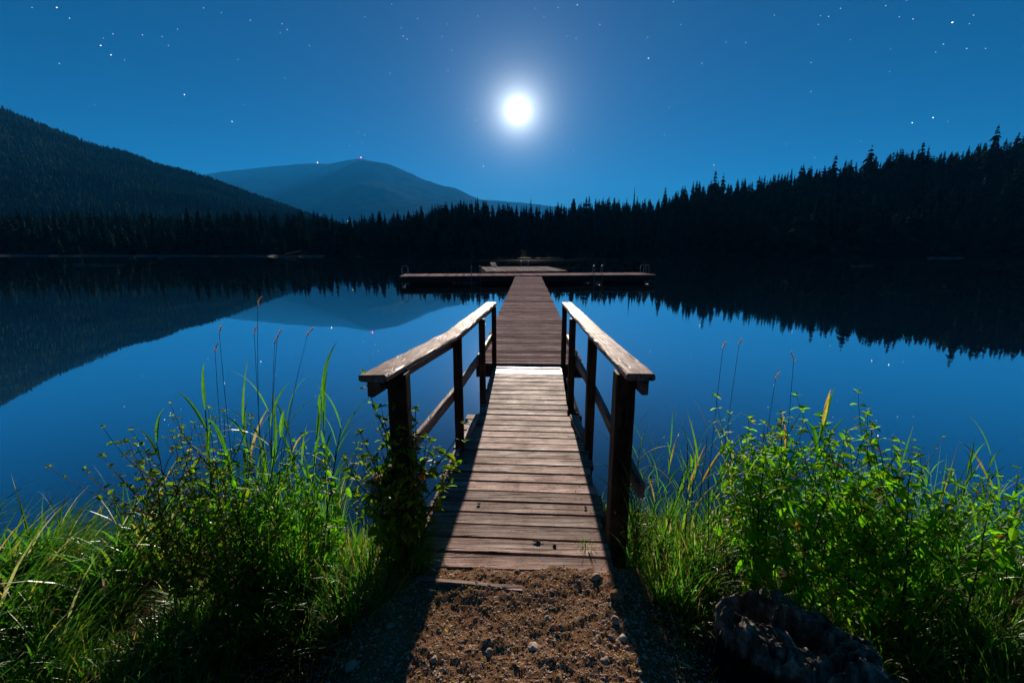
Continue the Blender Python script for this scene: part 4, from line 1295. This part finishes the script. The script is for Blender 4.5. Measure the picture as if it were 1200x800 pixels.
stalk(302, 358, 2.2, .10, 'tallest grass stalk with a seed head at the left', 1)
stalk(257, 391, 2.2, .06, 'thin stalk with seed head left of the tallest on the left bank', 2)
stalk(252, 412, 2.15, .05, 'short leaning stalk with seed head at the left of the stalks', 3)
stalk(298, 391, 2.25, .05, 'stalk with seed head just below the tallest on the left bank', 4)
stalk(325, 395, 2.2, .16, 'dark stalk with drooping seed head right of the tallest at the left', 5)
stalk(322, 402, 2.25, .14, 'second drooping stalk close beside the dark one at the left', 6)
stalk(360, 393, 2.2, .28, 'stalk leaning far to the right with seed head on the left bank', 7)
stalk(847, 408, 2.4, .02, 'straight thin stalk with seed head at the left of the right bank stalks', 8, .055)
stalk(866, 404, 2.4, .03, 'straight thin stalk with seed head beside the first on the right bank', 9, .055)
stalk(909, 444, 2.3, .02, 'shorter stalk with seed head over the leafy thicket', 10, .06)
stalk(930, 422, 2.3, -.04, 'stalk with curved brown seed head over the leafy thicket', 11, .07)
place_plants(G_reed, 5, (.60, .80), (2.0, 2.35), .55, .85, 'slim reed hugging the right front post of the boardwalk', 'reeds hugging the right post', 'reed', 'reed', parts=('stem', 'leaves'))
place_plants(G_vine, 4, (.62, .82), (2.05, 2.4), .55, .8, 'leafy climber low around the right front post', 'climbers at the right post', 'climbing_plant', 'plant')
place_plants(G_herb, 8, (1.95, 2.7), (1.75, 2.2), .65, 1.0, 'bright green leafy herb among the reeds at the far right', 'herbs at the far right', 'leafy_herb', 'plant')
# weed on the planks, fallen stalks
t = tuft(901, 34, (.04, .09), (.003, .005), .022, (.2, .9), (.3, 1.2), mean=.5, dry=.05)
a, b = ray(688, 642); dd = (.322-EYE)/b
o = bpy.data.objects.new('weed', t); C.objects.link(o); o.location = (a*dd, dd, .318); tag(o, 'small bright green weed growing on the lower right boardwalk planks', 'weed')
def dry_stem(p, q, lab, sag=.02):
    p, q = np.array(p), np.array(q); mb = MB()
    tube(mb, [p*(1-t_)+q*t_+np.array((0, .02*math.sin(5*t_), sag*math.sin(math.pi*t_))) for t_ in np.linspace(0, 1, 8)], [.003*(1-.6*i/7) for i in range(8)], 5)
    tag(mb.build('dry_stem', M['straw']), lab, 'stem')
x, y, _ = at(766, 660, 2.0); x2, y2, _ = at(792, 722, 1.75)
dry_stem((x, y, bh(x, y)+.10), (x2, y2, bh(x2, y2)+.01), 'bent dry stem lying right of the boardwalk post')
x, y, _ = at(210, 590, 1.95); x2, y2, _ = at(262, 648, 1.8)
dry_stem((x, y, .78), (x2, y2, .55), 'curved bleached stem hanging in front of the left shrub', .05)

tag(SHORT.build('short_grass', M['blade']), kind='stuff')

# litter: dead blades lying on the soil
mb = MB(); rl = random.Random(5)
for i in range(900):
    x = rl.choice([rl.uniform(-2.3, -.62), rl.uniform(.68, 2.5)]); y = rl.uniform(1.2, 2.3)
    if x < 0 and x > -.5-(2.2-y)*.45: continue
    blade_geo(mb, (x, y, bh(x, y)+.008), rl.uniform(0, 6.28), rl.uniform(1.2, 1.5), rl.uniform(.05, .18), rl.uniform(.002, .005), rl.uniform(.0, .3), rl.uniform(.78, 1), 4, rl)
for i in range(260):
    x = rl.gauss(0, .75); y = rl.uniform(1.15, 2.05)
    leaf_geo(mb, (x, y, bh(x, y)+.006), (rl.uniform(-1, 1), rl.uniform(-1, 1), rl.uniform(-.05, .3)), (0, 0, 1), rl.uniform(.01, .028), rl.uniform(.005, .012), rl.uniform(.85, 1), .1, rl)
tag(mb.build('dead_grass', M['blade']), kind='stuff')

# ----------------------------------------------------------------- air
HAZE = 0.000074
if HAZE:
    m, nt, out = mat('night_haze')
    pv = nt.nodes.new('ShaderNodeVolumePrincipled')
    pv.inputs['Color'].default_value = (.025, .375, 1.0, 1); pv.inputs['Density'].default_value = HAZE; pv.inputs['Anisotropy'].default_value = .10
    nt.links.new(pv.outputs[0], out.inputs['Volume'])
    mb = MB(); box(mb, (0, 4300, 700), (11500, 6100, 704.5)); tag(mb.build('haze', m), kind='stuff')

# ----------------------------------------------------------------- render
s = bpy.context.scene
s.render.engine = 'CYCLES'
s.cycles.use_adaptive_sampling = True; s.cycles.adaptive_threshold = .015
s.cycles.use_denoising = True; s.cycles.denoiser = 'OPENIMAGEDENOISE'
s.cycles.max_bounces = 8; s.cycles.diffuse_bounces = 3; s.cycles.glossy_bounces = 4; s.cycles.transmission_bounces = 4; s.cycles.volume_bounces = 0
s.cycles.transparent_max_bounces = 8
s.cycles.caustics_reflective = False; s.cycles.caustics_refractive = False
s.cycles.sample_clamp_indirect = 4.0
s.view_settings.view_transform = 'Standard'; s.view_settings.look = 'None'
s.view_settings.exposure = 1.0; s.view_settings.gamma = 1.0
